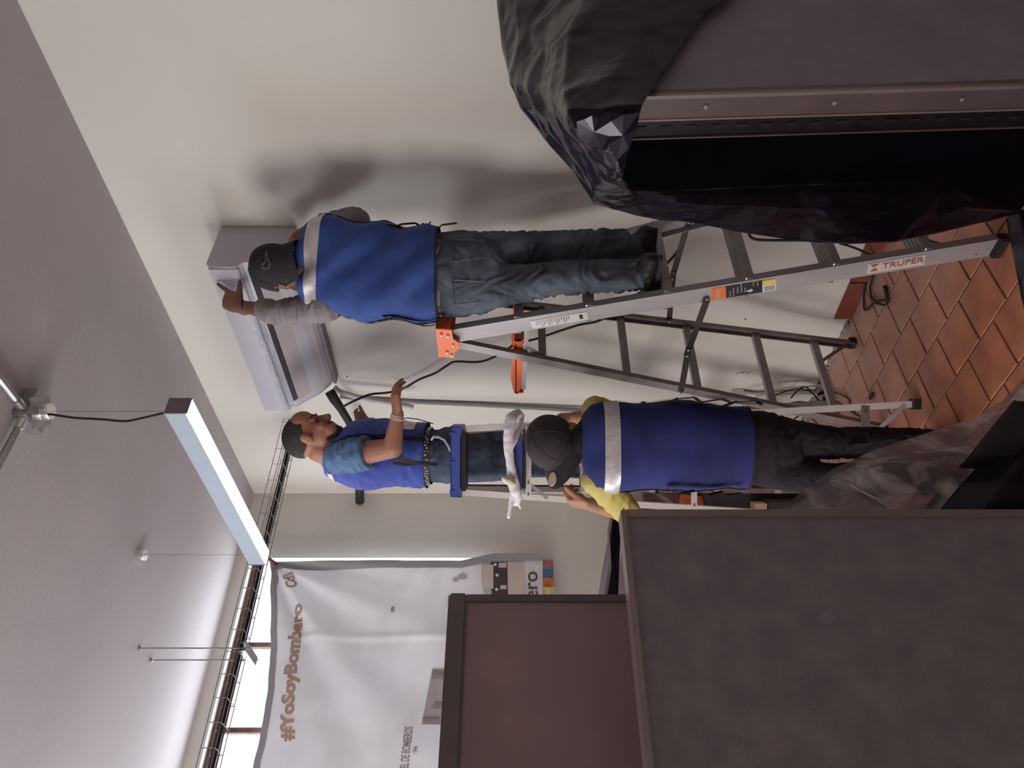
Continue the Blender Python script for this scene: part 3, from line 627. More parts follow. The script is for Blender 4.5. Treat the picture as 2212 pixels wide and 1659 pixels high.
for k in range(7): sticker(.706 + .005 * k, .708 + .005 * k, .004, .026, m_lblack, .0012)
sticker(1.345, 1.55, -.014, .026, m_lpale, label='pale safety instruction sticker')
for k in range(14): sticker(1.41 + .009 * k, 1.4135 + .009 * k, -.010, .014 + .008 * ((k * 7) % 3 - 1), m_alu_d, .001)
sticker(1.362, 1.374, -.006, .016, m_lblack, .001)
sticker(.235, .41, -.020, .024, m_alu_w, label='worn maker plate with faded red letters')
rtext('TRUPER', .365, .010, .034, m_lred, rot=1, bold=.0006, xs=1.05)
lg = MB()
for s_ in (-1, 1):
    lg.prism([rail(.402, s_ * .015) - XX * .002, rail(.378, s_ * .015) - XX * .002, rail(.386, s_ * .004) - XX * .002, rail(.394, s_ * .004) - XX * .002], (-.0006, 0, 0))
obj('lettering', lg, m_lred, r1)

# ladder two (blue cap), seen square on
L2 = empty('step_ladder', P(1990, 990, 3.4) * 1.0, 'pale aluminium step ladder with dark blue top, between the two left workers', 'ladder')
L2.location = V((2.1, 2.7, 0)) * S; ORG[L2.name] = V((2.1, 2.7, 0)) * S
def gp(r, d, z): return F * d + R * r + U * z
NR0, NR1 = gp(-.080, 3.07, .01), gp(-.190, 3.215, 1.85); NL0, NL1 = gp(-.560, 3.07, .01), gp(-.452, 3.215, 1.85)
GR0, GR1 = gp(-.085, 3.95, .01), gp(-.195, 3.33, 1.85); GL0, GL1 = gp(-.558, 3.95, .01), gp(-.460, 3.33, 1.85)
obj('rail', channel(MB(), NR0, NR1, R, .026, F, .022), m_alu_w, L2); obj('rail', channel(MB(), NL0, NL1, R, .026, F, .022), m_alu_w, L2)
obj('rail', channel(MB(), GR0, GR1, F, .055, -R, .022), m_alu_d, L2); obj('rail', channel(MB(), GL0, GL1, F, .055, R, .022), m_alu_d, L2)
for z in (.32, .65, .98, 1.31, 1.60):
    a = atz(GR0, GR1, z); b = atz(GL0, GL1, z); mb = MB().bar(a, b, F, .078, U, .006).bar(a - F * .039 - U * .012, b - F * .039 - U * .012, F, .003, U, .028)
    for q in (-.03, -.01, .01, .03): mb.bar(a + F * q + U * .004, b + F * q + U * .004, F, .004, U, .003)
    obj('step', mb, m_alu, L2)
for z, hh in ((.205, .034), (.88, .024), (1.555, .024)):
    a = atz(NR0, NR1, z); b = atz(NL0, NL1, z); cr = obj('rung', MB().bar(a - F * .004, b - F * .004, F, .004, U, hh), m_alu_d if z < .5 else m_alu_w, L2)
    for t_ in (.04, .2, .8, .96): q = lerp(a, b, t_) - F * .008; obj('rivet', MB().tube([q, q - F * .004], .004, 8), m_steel, cr)
for p0, p1, q0, q1 in ((NR0, NR1, NL0, NL1), (NL0, NL1, NR0, NR1)):
    obj('brace', MB().bar(atz(p0, p1, .05), lerp(atz(p0, p1, .20), atz(q0, q1, .20), .30), F, .004, U, .018), m_alu, L2)
    obj('brace', MB().bar(atz(p0, p1, 1.475), lerp(atz(p0, p1, 1.55), atz(q0, q1, 1.55), .18), F, .004, U, .014), m_alu, L2)
for p0, p1 in ((NR0, GR0), (NL0, GL0)):
    a = atz(p0, NR1 if p0 is NR0 else NL1, .95); b = atz(p1, GR1 if p1 is GR0 else GL1, .95); obj('spreader', MB().bar(a, b, R, .004, U, .022), m_steel, L2)
for q in (NR0, NL0, GR0, GL0): obj('rubber_foot', MB().bar(q - U * .012, q + U * .014, R, .042, F, .048), m_rubber, L2)
# blue cap
def qq(r, d, z): return gp(r, d, z)
ZT = 1.878
cp = MB()
zb = 1.832
pts = [(-.175, ZT), (-.468, ZT), (-.470, zb - .002), (-.440, zb), (-.425, zb + .006), (-.22, zb + .006), (-.205, zb), (-.175, zb - .002)]
cp.prism([qq(r, 3.18, z) for r, z in pts], F * .006); cp.prism([qq(r, 3.36, z) for r, z in pts], F * .006)
cp.prism([qq(-.175, 3.18, ZT), qq(-.468, 3.18, ZT), qq(-.468, 3.366, ZT), qq(-.175, 3.366, ZT)], U * -.006)
cp.prism([qq(-.175, 3.18, ZT), qq(-.175, 3.366, ZT), qq(-.175, 3.366, zb), qq(-.175, 3.18, zb)], R * -.005); cp.prism([qq(-.468, 3.18, ZT), qq(-.468, 3.366, ZT), qq(-.468, 3.366, zb), qq(-.468, 3.18, zb)], R * .005)
for r in (-.20, -.32, -.44): cp.prism([qq(r, 3.176, ZT + .003), qq(r - .012, 3.176, ZT + .003), qq(r - .012, 3.176, ZT - .02), qq(r, 3.176, ZT - .02)], F * .004)
cp2 = obj('top_cap', cp, m_bluep, L2)
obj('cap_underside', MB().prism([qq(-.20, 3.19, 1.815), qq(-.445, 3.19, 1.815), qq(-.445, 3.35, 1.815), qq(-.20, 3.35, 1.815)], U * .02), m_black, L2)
ts = MB(); zt2 = 1.612
ts.prism([qq(-.225, 3.04, zt2), qq(-.42, 3.04, zt2), qq(-.435, 3.17, zt2), qq(-.205, 3.17, zt2)], U * -.006)
for a, b in (((-.225, 3.04), (-.42, 3.04)), ((-.205, 3.17), (-.225, 3.04)), ((-.435, 3.17), (-.42, 3.04))):
    ts.prism([qq(*a, zt2), qq(*b, zt2), qq(*b, zt2 - .030), qq(*a, zt2 - .030)], F * .005)
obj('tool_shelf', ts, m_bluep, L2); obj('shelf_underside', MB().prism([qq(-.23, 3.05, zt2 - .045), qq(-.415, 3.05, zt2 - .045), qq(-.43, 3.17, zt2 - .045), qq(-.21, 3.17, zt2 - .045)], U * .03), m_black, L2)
# knotted white cloth
wc = MB()
wc.tube([P(1128, 899, 3.1), P(1117, 893, 3.05), P(1104, 903, 3.0), P(1099, 930, 2.98), P(1098, 965, 2.98), P(1102, 1000, 2.98), P(1108, 1035, 3.0), P(1113, 1060, 3.0), P(1117, 1078, 3.02), P(1113, 1088, 3.02)], [.012, .020, .024, .022, .020, .018, .022, .024, .020, .012], 12, round_=True)
wc.tube([P(1128, 903, 3.08), P(1118, 930, 3.02), P(1108, 960, 2.975), P(1098, 975, 2.97), P(1104, 1010, 2.975), P(1112, 1050, 2.99)], [.010, .013, .013, .012, .012, .01], 10, round_=True)
wc.tube([P(1106, 1070, 3.0), P(1102, 1095, 3.0), P(1099, 1117, 3.0)], [.012, .009, .008], 10, round_=True); wc.tube([P(1118, 1080, 3.02), P(1122, 1090, 3.02), P(1124, 1098, 3.02)], [.009, .008, .006], 10, round_=True)
wcr = empty('white_cloth', P(1110, 990, 3.0), 'white plastic cloth twisted and tied around the blue topped ladder', 'cloth')
blob('cloth_rope', wc, .005, m_cloth, wcr, disp=lambda c, n: .0025 * noise.noise(c * 45), smooth_it=5)
kn = MB().ell(P(1100, 1038, 2.965), (.024, .022, .018)).ell(P(1092, 1035, 2.96), (.012, .014, .016)).ell(P(1106, 1046, 2.96), (.014, .016, .018))
blob('knot', kn, .005, m_knot, wcr, disp=lambda c, n: .006 * noise.noise(c * 60), smooth_it=1, label='cream coloured knot')

# ------------------------------------------------------------------ people
def frame(fwd, up):
    f = V(fwd).normalized(); l = V(up).cross(f).normalized(); u = f.cross(l).normalized()
    return Matrix((f, l, u)).transposed()
class Head:
    def __init__(s, c, fwd, up, k=1.0): s.c = V(c); s.m = frame(fwd, up); s.k = k
    def w(s, x, y, z): return s.c + s.m @ (V((x, y, z)) * s.k)
    def build(s, mb):
        k = s.k
        def e(c, r, rot=None):
            mt = s.m @ rot if rot else s.m
            mb.ell(s.w(*c), [q * k for q in r], mt)
        e((-.012, 0, .028), (.094, .074, .086)); e((.018, 0, -.035), (.066, .058, .074)); e((.045, 0, -.075), (.036, .042, .036))
        e((.066, 0, -.100), (.020, .024, .018)); e((.072, 0, .020), (.018, .050, .013)); e((.030, 0, .05), (.056, .064, .055))
        for y in (-1, 1):
            e((.055, y * .032, -.028), (.026, .022, .024)); e((-.004, y * .076, -.010), (.020, .007, .031)); e((-.006, y * .082, .006), (.016, .005, .012))
            e((.098, y * .010, -.036), (.012, .008, .008)); e((.06, y * .03, -.07), (.03, .02, .03))
        mb.tube([s.w(.078, 0, .014), s.w(.092, 0, -.008), s.w(.106, 0, -.030)], [.009*k, .010*k, .013*k], 10, round_=True)
        e((.086, 0, -.058), (.011, .022, .006)); e((.083, 0, -.070), (.012, .020, .0065))
    def eyes(s, parent, m):
        for y in (-1, 1): obj('eye', MB().ell(s.w(.076, y * .030, -.004), (.009, .011, .0055), s.m, 10, 6), m_eye, parent)
        for y in (-1, 1): obj('eyebrow', MB().tube([s.w(.088, y * .014, .020), s.w(.086, y * .032, .026), s.w(.070, y * .050, .020)], [.004, .005, .003], 8, round_=True), m_hair, parent)
def hand(mb, wrist, dv, pn, ts, curls, k=1.0, thumb=(.6, .5), wr=.024, sp=.07):
    """wrist point, direction of the hand, palm normal, thumb side; curls = per finger bend in degrees (index..little)"""
    dv = V(dv).normalized(); pn = V(pn); pn = (pn - dv * pn.dot(dv)).normalized(); ts = V(ts); ts = (ts - dv * ts.dot(dv) - pn * ts.dot(pn)).normalized()
    w0 = V(wrist)
    mb.tube([w0 - dv * .02 * k, w0, w0 + dv * .035 * k, w0 + dv * .072 * k], [(wr*k, wr*.8*k), (.026*k, .020*k), (.037*k, .016*k), (.038*k, .013*k)], 14, flat=ts, round_=True)
    mb.ell(w0 + dv * .035 * k + ts * .022 * k + pn * .010 * k, (.022*k, .022*k, .018*k))
    Ls = (.070, .078, .072, .056)
    for i, (Lf, cu) in enumerate(zip(Ls, curls)):
        off = (.030 - .0195 * i); b = w0 + dv * (.070 - .004 * abs(i - 1)) * k + ts * off * k
        spread = ts * (1.2 - i) * sp; a = math.radians(cu) * .55; pts = [b - dv * .02 * k, b]; p = b
        for seg, fr in enumerate((.46, .30, .24)):
            dd = ((dv + spread).normalized() * math.cos(a) + pn * math.sin(a)); p = p + dd * Lf * fr * k; pts.append(p.copy()); a += math.radians(cu) * (.75 if seg == 0 else .5)
        r0 = .0092 if i < 3 else .0080
        mb.tube(pts, [r0*1.05*k, r0*k, r0*.95*k, r0*.86*k, r0*.72*k], 10, round_=True)
    tb = w0 + dv * .020 * k + ts * .026 * k + pn * .006 * k
    td = (dv * thumb[0] + ts * thumb[1] + pn * .35).normalized(); t2 = (td + pn * .3 + dv * .25).normalized()
    mb.tube([tb - td * .01 * k, tb + td * .030 * k, tb + td * .030 * k + t2 * .026 * k, tb + td * .030 * k + t2 * .046 * k], [.014*k, .0115*k, .0105*k, .0085*k], 10, round_=True)
def rings_fn(rings, side, front, pw=.82, wr=None):
    """loft through rings (centre, half width, half depth[, front dir]) -> f(u around, v along)"""
    def f(u, v):
        t = v * (len(rings) - 1); i = min(int(t), len(rings) - 2); q = t - i
        def g(k): return rings[max(0, min(len(rings) - 1, k))]
        def cr(a, b, c_, d): return .5 * ((2*b) + (-a + c_)*q + (2*a - 5*b + 4*c_ - d)*q*q + (-a + 3*b - 3*c_ + d)*q**3)
        c = cr(V(g(i-1)[0]), V(g(i)[0]), V(g(i+1)[0]), V(g(i+2)[0])); hw = cr(g(i-1)[1], g(i)[1], g(i+1)[1], g(i+2)[1]); hd = cr(g(i-1)[2], g(i)[2], g(i+1)[2], g(i+2)[2])
        a = 2 * math.pi * u; ca, sa = math.cos(a), math.sin(a)
        o_ = side * hw * math.copysign(abs(ca) ** pw, ca) + front * hd * math.copysign(abs(sa) ** pw, sa)
        p = c + o_
        if wr: p = p + o_.normalized() * wr(p, u, v)
        return p
    return f
def wr_cloth(amp, freq=14, seed=0, fold=.6, slant=0.0):
    def w_(p, u, v):
        q = V((p.x * freq * .5 + seed, p.y * freq * .5, p.z * freq + slant * p.x * 20))
        n1 = noise.noise(q); n2 = noise.noise(q * 2.3 + V((5, 1, 3)))
        return amp * (n1 * .7 + (1 - abs(n2) * 2.2) * fold * .45)
    return w_
def wr_jean(amp, seed, zs):
    def d_(c, n):
        q = V((c.x * 14 + seed, c.y * 14, c.z * 46)); q2 = V((c.x * 9, c.y * 9 + seed, c.z * 24 + 6 * noise.noise(c * 9)))
        k = .25
        for z0, w_, a_ in zs: k += a_ * math.exp(-((c.z - z0) / w_) ** 2)
        r_ = 1 - 2 * abs(noise.noise(q2)) * 1.6
        return amp * k * (r_ * .8 + .35 * noise.noise(q))
    return d_
def vest(root, rings, side, front, mat, tapes, wr, name='vest', nu=96, nv=90, trims=True, hem=True):
    f = rings_fn(rings, side, front, wr=wr)
    vo = obj(name, MB().grid(f, nu, nv, wrap=True), mat, root, smooth='all', label=None)
    cen = rings_fn([(r[0], .0001, .0001) for r in rings], side, front)
    def off(u, v, e):
        p = f(u, v); c = cen(0, v); return p + (p - c).normalized() * e
    for (u0, u1, v0, v1, sl) in tapes:
        obj('reflective_band', MB().grid(lambda a, b: off(u0 + (u1 - u0) * a, v0 + (v1 - v0) * b + sl * a, .003), 60, 8), m_reflect, vo, smooth='all')
    if trims:
        tr = MB()
        for uc in trims: tr.grid(lambda a, b: off(uc - .012 + .024 * a, b * .93, .004), 3, 60)
        if hem: tr.grid(lambda a, b: off(a, b * .018, .003), nu, 2)
        obj('black_trim', tr, m_trim, vo, smooth='all')
    return vo, off
def strap(root, pts, wdir, w_, mat=None, name='strap'):
    mb = MB()
    pts = [V(p) for p in pts]
    for a, b in zip(pts[:-1], pts[1:]): mb.bar(a, b + (b - a).normalized() * .002, wdir, w_, (b - a).cross(V(wdir)), .003)
    return obj(name, mb, mat or m_trim, root)
def shoe(root, heel, toe, shaft, k=1.0, name='shoe'):
    heel = V(heel); toe = V(toe); dv = (toe - heel).normalized(); sd = U.cross(dv)
    mb = MB(); L_ = (toe - heel).length
    mb.tube([heel + dv * .02 + U * .042, heel + dv * L_ * .35 + U * .045, heel + dv * L_ * .65 + U * .036, heel + dv * (L_ - .035) + U * .028], [(.031, .036), (.034, .040), (.040, .032), (.034, .024)], 14, flat=sd, round_=True)
    mb.tube([heel + dv * .035 + U * .04, V(shaft)], [(.036, .040), (.040, .042)], 14, flat=sd, round_=True)
    s_ = blob(name, mb, .005, m_shoe, root, disp=lambda c, n: .002 * noise.noise(c * 40), smooth_it=4)
    so = [];
    for i in range(24):
        a = 2 * math.pi * i / 24; x_ = math.cos(a); y_ = math.sin(a); ww = .037 + .006 * (x_ > 0) * x_
        so.append(heel + dv * (L_ / 2 + x_ * (L_ / 2 + .004)) + sd * y_ * ww * (1 - .18 * (x_ < -.3)))
    obj('sole', MB().prism(so, U * .020), m_rubber, s_)
def cap(root, hd, mat, logo, sgn=-1, droop=1.0):
    k = hd.k * 1.0
    mt = hd.m
    def dome(u, v):
        a = 2 * math.pi * u; la = math.pi / 2 * v * .985; seam = 1 - .012 * max(0, math.cos(a * 6 + math.pi)) ** 8
        return hd.c + mt @ (V((-.010 + .107 * math.cos(la) ** .78 * math.cos(a) * seam, .087 * math.cos(la) ** .78 * math.sin(a) * seam, .016 + .100 * math.sin(la))) * k)
    mb = MB().grid(dome, 48, 18, wrap=True); co = obj('cap', mb, mat, root, smooth='all')
    for i in range(6):
        u_ = (i + .5) / 6
        obj('seam', MB().tube([dome(u_, v / 12) + (dome(u_, v / 12) - hd.w(-.01, 0, .02)).normalized() * .0004 for v in range(13)], .0014, 6), mat, co, smooth='all')
    band = MB().grid(lambda u, v: hd.c + mt @ (V((-.010 + .108 * math.cos(6.2832 * u), .087 * math.sin(6.2832 * u), -.006 + .026 * v)) * k), 48, 2, wrap=True); obj('cap_band', band, mat, co, smooth='all')
    def brim(u, v, dz=0):
        a = math.radians(-68 + 136 * u); rr = .104 + .070 / (.55 + .45 * droop) * v * math.cos(a * .9) ** .7
        return hd.c + mt @ (V((-.010 + sgn * rr * math.cos(a) * 1.0, .085 / .104 * min(rr, .104 + .030 * v) * math.sin(a), (.004 - .022 * v * droop) - .030 * (math.sin(a) ** 2) * (.4 + v) + dz)) * k)
    b = MB().grid(lambda u, v: brim(u, v), 24, 8); b.grid(lambda u, v: brim(u, v, .005), 24, 8)
    bo = obj('brim', b, mat, co, smooth='all')
    obj('cap_button', MB().ell(hd.w(-.010, 0, .116), (.006, .006, .0035), mt), mat, co)
    return co, dome, brim

def man_body(name, root, mb, skin, voxel=.0052): return blob('body', mb, voxel, skin, root, smooth_it=3)

# ---- worker one, on the orange ladder, back to the viewer
w1 = empty('person', V((2.21, 1.9, 1.085)), 'person in black cap and blue vest on the orange topped ladder lifting the air conditioner', 'person')
h1 = Head(P(603, 583, 2.90), F * .88 - R * .36 + U * .28, U - F * .1, .93)
nb = P(662, 588, 2.90)
LSH, RSH = P(694, 662, 2.92), P(698, 506, 2.96)
LEL, LWR = P(606, 676, 3.02), P(520, 662, 3.11)
REL, RWR = P(772, 474, 3.06), P(672, 490, 3.17)
b = MB(); h1.build(b); b.tube([h1.w(-.02, 0, -.06), nb], [.050, .052], 14, round_=True)
b.tube([P(685, 585, 2.92), P(760, 585, 2.91), P(860, 590, 2.89), P(960, 592, 2.89)], [(.09, .055), (.125, .07), (.125, .075), (.13, .08)], 18, flat=R, round_=True)
for a, e_, w_ in ((LSH, LEL, LWR), (RSH, REL, RWR)): b.tube([a, e_], [.045, .036], 12, round_=True); b.tube([e_, w_], [.036, .0255], 12, round_=True)
hand(b, LWR, P(452, 628, 3.17) - LWR, F + R * .25, R * .8 + U * .5, (6, 70, 80, 85), 1.12, (.55, .55), wr=.027)
hand(b, RWR, P(628, 512, 3.22) - RWR, F * .35 - R * .9, U * .2 + F * -1.0, (38, 45, 50, 55), 1.0, (.9, .25))
# legs in the body
HL, HR_ = P(985, 630, 2.87), P(985, 550, 2.90); KL, KR = P(1195, 606, 2.83), P(1195, 536, 2.92); AL, AR = P(1372, 598, 2.79), P(1366, 530, 2.88)
for a, k_, n_ in ((HL, KL, AL), (HR_, KR, AR)): b.tube([a, k_], [.068, .045], 12, round_=True); b.tube([k_, n_], [.044, .030], 12, round_=True)
man_body('body', w1, b, m_skin1)
t = MB()
t.tube([P(958, 594, 2.89), P(1000, 592, 2.885), P(1045, 590, 2.88)], [(.160, .105), (.163, .115), (.150, .105)], 20, flat=R, round_=True)
t.tube([HL, P(1090, 618, 2.85), KL + U * .02, P(1290, 599, 2.81), P(1352, 597, 2.80), P(1374, 597, 2.795)], [.082, .078, .061, .058, .054, .046], 16, round_=True)
t.tube([HR_, P(1090, 543, 2.91), KR + U * .02, P(1290, 530, 2.90), P(1345, 530, 2.89), P(1366, 530, 2.885)], [.080, .076, .060, .058, .054, .046], 16, round_=True)
tr1 = blob('trousers', t, .006, m_jean1, w1, disp=wr_jean(.013, 3, ((1.28, .09, .7), (1.15, .06, .9), (1.50, .10, .5), (1.75, .08, .25))), smooth_it=3, label='worn grey blue jeans')
pk = MB()
for yc, s_ in ((640, 1), (552, -1)):
    for (a0, a1) in (((985, yc - 26), (985, yc + 24)), ((985, yc + 24), (1050, yc + 16)), ((985, yc - 26), (1050, yc - 22))):
        p_ = [P(a0[0] + (a1[0]-a0[0])*q/6, a0[1] + (a1[1]-a0[1])*q/6, 2.89) - F * .122 * math.sqrt(max(.05, 1 - ((a0[1] + (a1[1]-a0[1])*q/6 - 592) / 100) ** 2)) for q in range(7)]
        pk.tube(p_, .0015, 5)
obj('pocket_seam', pk, m_steel, tr1, kind='stuff')
sl = MB()
for a, e_, w_, cut in ((LSH, LEL, LWR, .48), (RSH, REL, RWR, .8)):
    c_ = lerp(e_, w_, cut); sl.tube([lerp(a, e_, -.1), lerp(a, e_, .5), e_], [.062, .052, .049], 14, round_=True); sl.tube([e_, lerp(e_, c_, .6), c_], [.049, .045, .042], 14)
sl.tube([P(705, 585, 2.915), P(760, 585, 2.91), P(955, 594, 2.89)], [(.125, .07), (.135, .08), (.155, .1)], 18, flat=R, round_=True)
blob('shirt', sl, .006, m_shirt1, w1, disp=lambda c, n: .007 * (1 - 2.4 * abs(noise.noise(V((c.x * 12, c.y * 12, c.z * 40))))), smooth_it=3, label='grey long sleeved shirt')
rg = [(P(950, 594, 2.89), .170, .125), (P(905, 592, 2.89), .174, .125), (P(850, 589, 2.90), .177, .122), (P(790, 585, 2.90), .176, .120), (P(735, 582, 2.91), .174, .115), (P(700, 581, 2.915), .173, .108), (P(675, 582, 2.92), .165, .096), (P(658, 584, 2.92), .145, .080), (P(648, 587, 2.92), .10, .068), (P(643, 589, 2.92), .062, .058)]
def vw(p, u, v):
    q = p.z * 7.5 + (p.dot(R)) * 9.0
    n1 = noise.noise(V((q * .9, p.dot(R) * 2.0, 2.0))); n2 = noise.noise(V((p.x * 20, p.y * 20, p.z * 26)))
    k = math.exp(-((v - .78) / .12) ** 2)
    return .038 * n1 * (1 - k * .3) + .005 * n2 + .010 * k * math.sin(p.dot(R) * 55)
v1, off1 = vest(w1, rg, R, F, m_vest1, [(.50, 1.0, .61, .745, -.10)], vw, trims=(.5, 0.0))
for s0, pts in ((0, [(905, 487, 2.86), (898, 482, 2.85), (868, 484, 2.85), (848, 492, 2.86)]), (1, [(905, 492, 2.86), (912, 484, 2.85), (922, 488, 2.85), (930, 480, 2.85)]), (2, [(940, 498, 2.86), (955, 486, 2.85), (985, 482, 2.84)]),
                (3, [(800, 682, 2.86), (820, 680, 2.85), (845, 690, 2.85)]), (4, [(845, 684, 2.86), (880, 694, 2.84), (915, 704, 2.84), (935, 703, 2.84), (962, 688, 2.84)]), (5, [(868, 492, 2.86), (840, 486, 2.85), (822, 488, 2.86)])):
    strap(w1, [P(*q) for q in pts], F + U * .2, .022)
h1c = Head(h1.c, F * .84 - R * .56 + U * .30, U - F * .1, .93)
c1, d1, br1 = cap(w1, h1c, m_cap, 1, -1, 2.4)
# tick shaped embroidery on the back panel of the reversed cap: outline with burst end
def ondome(a, z_, e=.004):      # a: angle from the back centre (deg), z_: height fraction
    uu = .5 + a / 360; p = d1(uu, z_); return p + (p - h1.w(-.01, 0, .02)).normalized() * e
def oncap(x, y):      # point of the cap's cloth seen at this spot of the photograph
    d = 2.66
    while d < 3.1:
        q = h1c.m.transposed() @ (P(x, y, d) - h1.c) / h1.k; rx = math.hypot((q.x + .010) / .107, q.y / .087); zz = (q.z - .016) / .100
        if zz > 0 and (rx ** 2.4 + zz ** 2) < 1: break
        d += .002
    return P(x, y, d - .004)
sw = [(575, 542), (578, 556), (582, 569), (580, 577), (575, 580), (568, 578), (566, 573), (569, 569), (573, 566), (574, 555), (575, 542)]
obj('embroidery', MB().tube([oncap(*q) for q in sw], .0016, 6), m_stitch, c1, label='grey tick shaped logo')
brs = MB()
for i in range(11):
    a = math.radians(-50 + i * 23); ca, sa = math.cos(a), math.sin(a); brs.tube([oncap(574 + 9 * sa, 572 + 9 * ca), oncap(574 + 12 * sa, 572 + 12 * ca)], .0013, 5)
obj('embroidery', brs, m_stitch, c1, kind='stuff')
obj('hair', MB().ell(h1.w(-.036, 0, -.022), (.070, .072, .056), h1.m), m_hair, w1, smooth='all')
obj('ear_ring', MB().tube([h1.w(-.014 + .008 * math.cos(q), .088, -.040 + .008 * math.sin(q)) for q in [i * .63 for i in range(11)]], .0012, 6), m_chrome, w1)
obj('bracelet', MB().tube([LWR + (LEL - LWR).normalized() * .022 + (R * math.cos(q) + F * math.sin(q)) * .030 + U * .008 * math.cos(q) for q in [i * .63 for i in range(11)]], .0025, 6), m_trim, w1)
shoe(w1, V((2.13, 1.785, 1.082)), V((2.125, 1.995, 1.082)), AL - U * .02); shoe(w1, V((2.285, 1.785, 1.082)), V((2.295, 1.995, 1.082)), AR - U * .02)

# ---- worker two, behind the blue ladder, in profile looking at the pipe
w2 = empty('person', P(1410, 985, 3.56), 'bearded person with short dark hair and teal sleeve on the blue topped ladder', 'person')
h2 = Head(P(671, 942, 3.42), R * .89 - U * .44 + F * .0, U * .9 + R * .4, 1.07)
b = MB(); h2.build(b); nb2 = P(735, 982, 3.47)
b.tube([h2.w(-.035, 0, -.06), nb2], [.058, .062], 14, round_=True)
SH, EL, WR_ = P(752, 985, 3.32), P(848, 968, 3.24), P(859, 893, 3.22)
SH2, EL2, WR2 = P(760, 960, 3.66), P(840, 930, 3.72), P(795, 913, 3.72)
b.tube([P(740, 985, 3.5), P(800, 985, 3.5), P(870, 985, 3.5), P(950, 988, 3.5)], [(.10, .13), (.11, .14), (.10, .13), (.10, .14)], 18, flat=R, round_=True)
b.tube([SH, EL], [.058, .043], 14, round_=True); b.tube([EL, WR_], [.044, .026], 14, round_=True)
b.tube([SH2, EL2], [.05, .038], 14, round_=True); b.tube([EL2, WR2], [.038, .026], 14, round_=True)
hand(b, WR_, P(850, 828, 3.22) - WR_, -U * .85 + F * .5, U * .5 + F, (30, 34, 38, 44), 1.08, (.85, .3), sp=-.05)
hand(b, WR2, P(752, 903, 3.78) - WR2, R * .5 + F, U * -.1 - F * .2 + R * .8, (50, 60, 62, 62), .95, (.7, .5))
H2a, H2b = P(965, 1000, 3.47), P(965, 965, 3.56); K2a, K2b = P(1150, 998, 3.56), P(1135, 948, 3.60); A2a, A2b = P(1385, 1010, 3.60), P(1385, 960, 3.64)
for a, k_, n_ in ((H2a, K2a, A2a), (H2b, K2b, A2b)): b.tube([a, k_], [.075, .05], 12, round_=True); b.tube([k_, n_], [.048, .032], 12, round_=True)
man_body('body', w2, b, m_skin2); h2.eyes(w2, m_eye)
def hairfn(u, v):
    a = 2 * math.pi * u; la = math.pi / 2 * v * .985; lo = -.62 + .0 * a
    fr = math.cos(a)
    z0 = .048 if fr > .55 else (.048 - (.55 - fr) * .085 if fr > -.2 else -.016 + ( -.2 - fr) * .0)
    x_ = math.cos(la) * math.cos(a); y_ = math.cos(la) * math.sin(a)
    z_ = z0 + (.1165 - z0) * math.sin(la)
    sx = math.sqrt(max(.02, 1 - ((z_ - .028) / .0885) ** 2)) if z_ > .028 else max(.86, math.sqrt(max(.02, 1 - ((z_ - .028) / .0885) ** 2)))
    k_ = min(1, sx) if v > 0 else min(1, sx)
    return h2.w(-.012 + .0955 * k_ * math.cos(a), .0755 * k_ * math.sin(a), z_ - .002)
obj('hair', MB().grid(hairfn, 48, 24, wrap=True), m_hair, w2, smooth='all', label='short black hair')
bd = MB().ell(h2.w(.060, 0, -.094), (.036, .037, .032), h2.m).ell(h2.w(.086, 0, -.052), (.012, .026, .007), h2.m)
for s_ in (-1, 1): bd.tube([h2.w(.084, s_ * .022, -.054), h2.w(.078, s_ * .030, -.075), h2.w(.062, s_ * .032, -.095)], [.006, .007, .012], 8, round_=True); bd.tube([h2.w(.058, s_ * .034, -.094), h2.w(.030, s_ * .048, -.080)], [.014, .008], 8, round_=True)
blob('beard', bd, .004, m_beard, w2, smooth_it=2, label='short dark beard')
t = MB(); t.tube([P(935, 985, 3.5), P(985, 985, 3.5), P(1020, 985, 3.52)], [(.115, .15), (.12, .15), (.11, .13)], 20, flat=R, round_=True)
t.tube([H2a, P(1060, 1000, 3.53), K2a, P(1290, 1005, 3.60), A2a], [.092, .086, .068, .062, .055], 16, round_=True); t.tube([H2b, P(1060, 953, 3.60), K2b, P(1290, 955, 3.66), A2b], [.088, .080, .066, .06, .055], 16, round_=True)
blob('trousers', t, .0065, m_jean2, w2, disp=wr_jean(.009, 9, ((1.55, .1, .6), (1.95, .08, .5), (1.2, .1, .6))), smooth_it=3, label='faded blue jeans')
t = MB(); t.tube([P(738, 990, 3.34), lerp(SH, EL, .25), lerp(SH, EL, .46)], [.070, .074, .070], 16, round_=False); t.ell(P(735, 990, 3.36), (.07, .07, .07)); t.tube([P(745, 962, 3.6), lerp(SH2, EL2, .5)], [.065, .06], 14)
t.tube([P(738, 985, 3.5), P(800, 983, 3.5), P(915, 985, 3.5)], [(.09, .14), (.115, .15), (.115, .15)], 18, flat=R, round_=True)
blob('shirt', t, .006, m_shirt2, w2, disp=lambda c, n: .007 * (1 - 2.4 * abs(noise.noise(V((c.x * 14, c.y * 14, c.z * 34))))), smooth_it=3, label='teal short sleeved shirt')
rg = [(P(925, 985, 3.5), .150, .142), (P(890, 982, 3.5), .152, .146), (P(850, 979, 3.5), .155, .152), (P(800, 979, 3.5), .158, .156), (P(765, 980, 3.5), .15, .142), (P(738, 984, 3.49), .135, .115), (P(720, 988, 3.48), .11, .090), (P(708, 990, 3.47), .08, .072)]
v2, off2 = vest(w2, rg, F, R, m_vest, [(.14, .36, .10, .22, 0), (.60, .86, .76, .90, 0)], wr_cloth(.017, 11, 6, .8, .2), trims=(.42,))
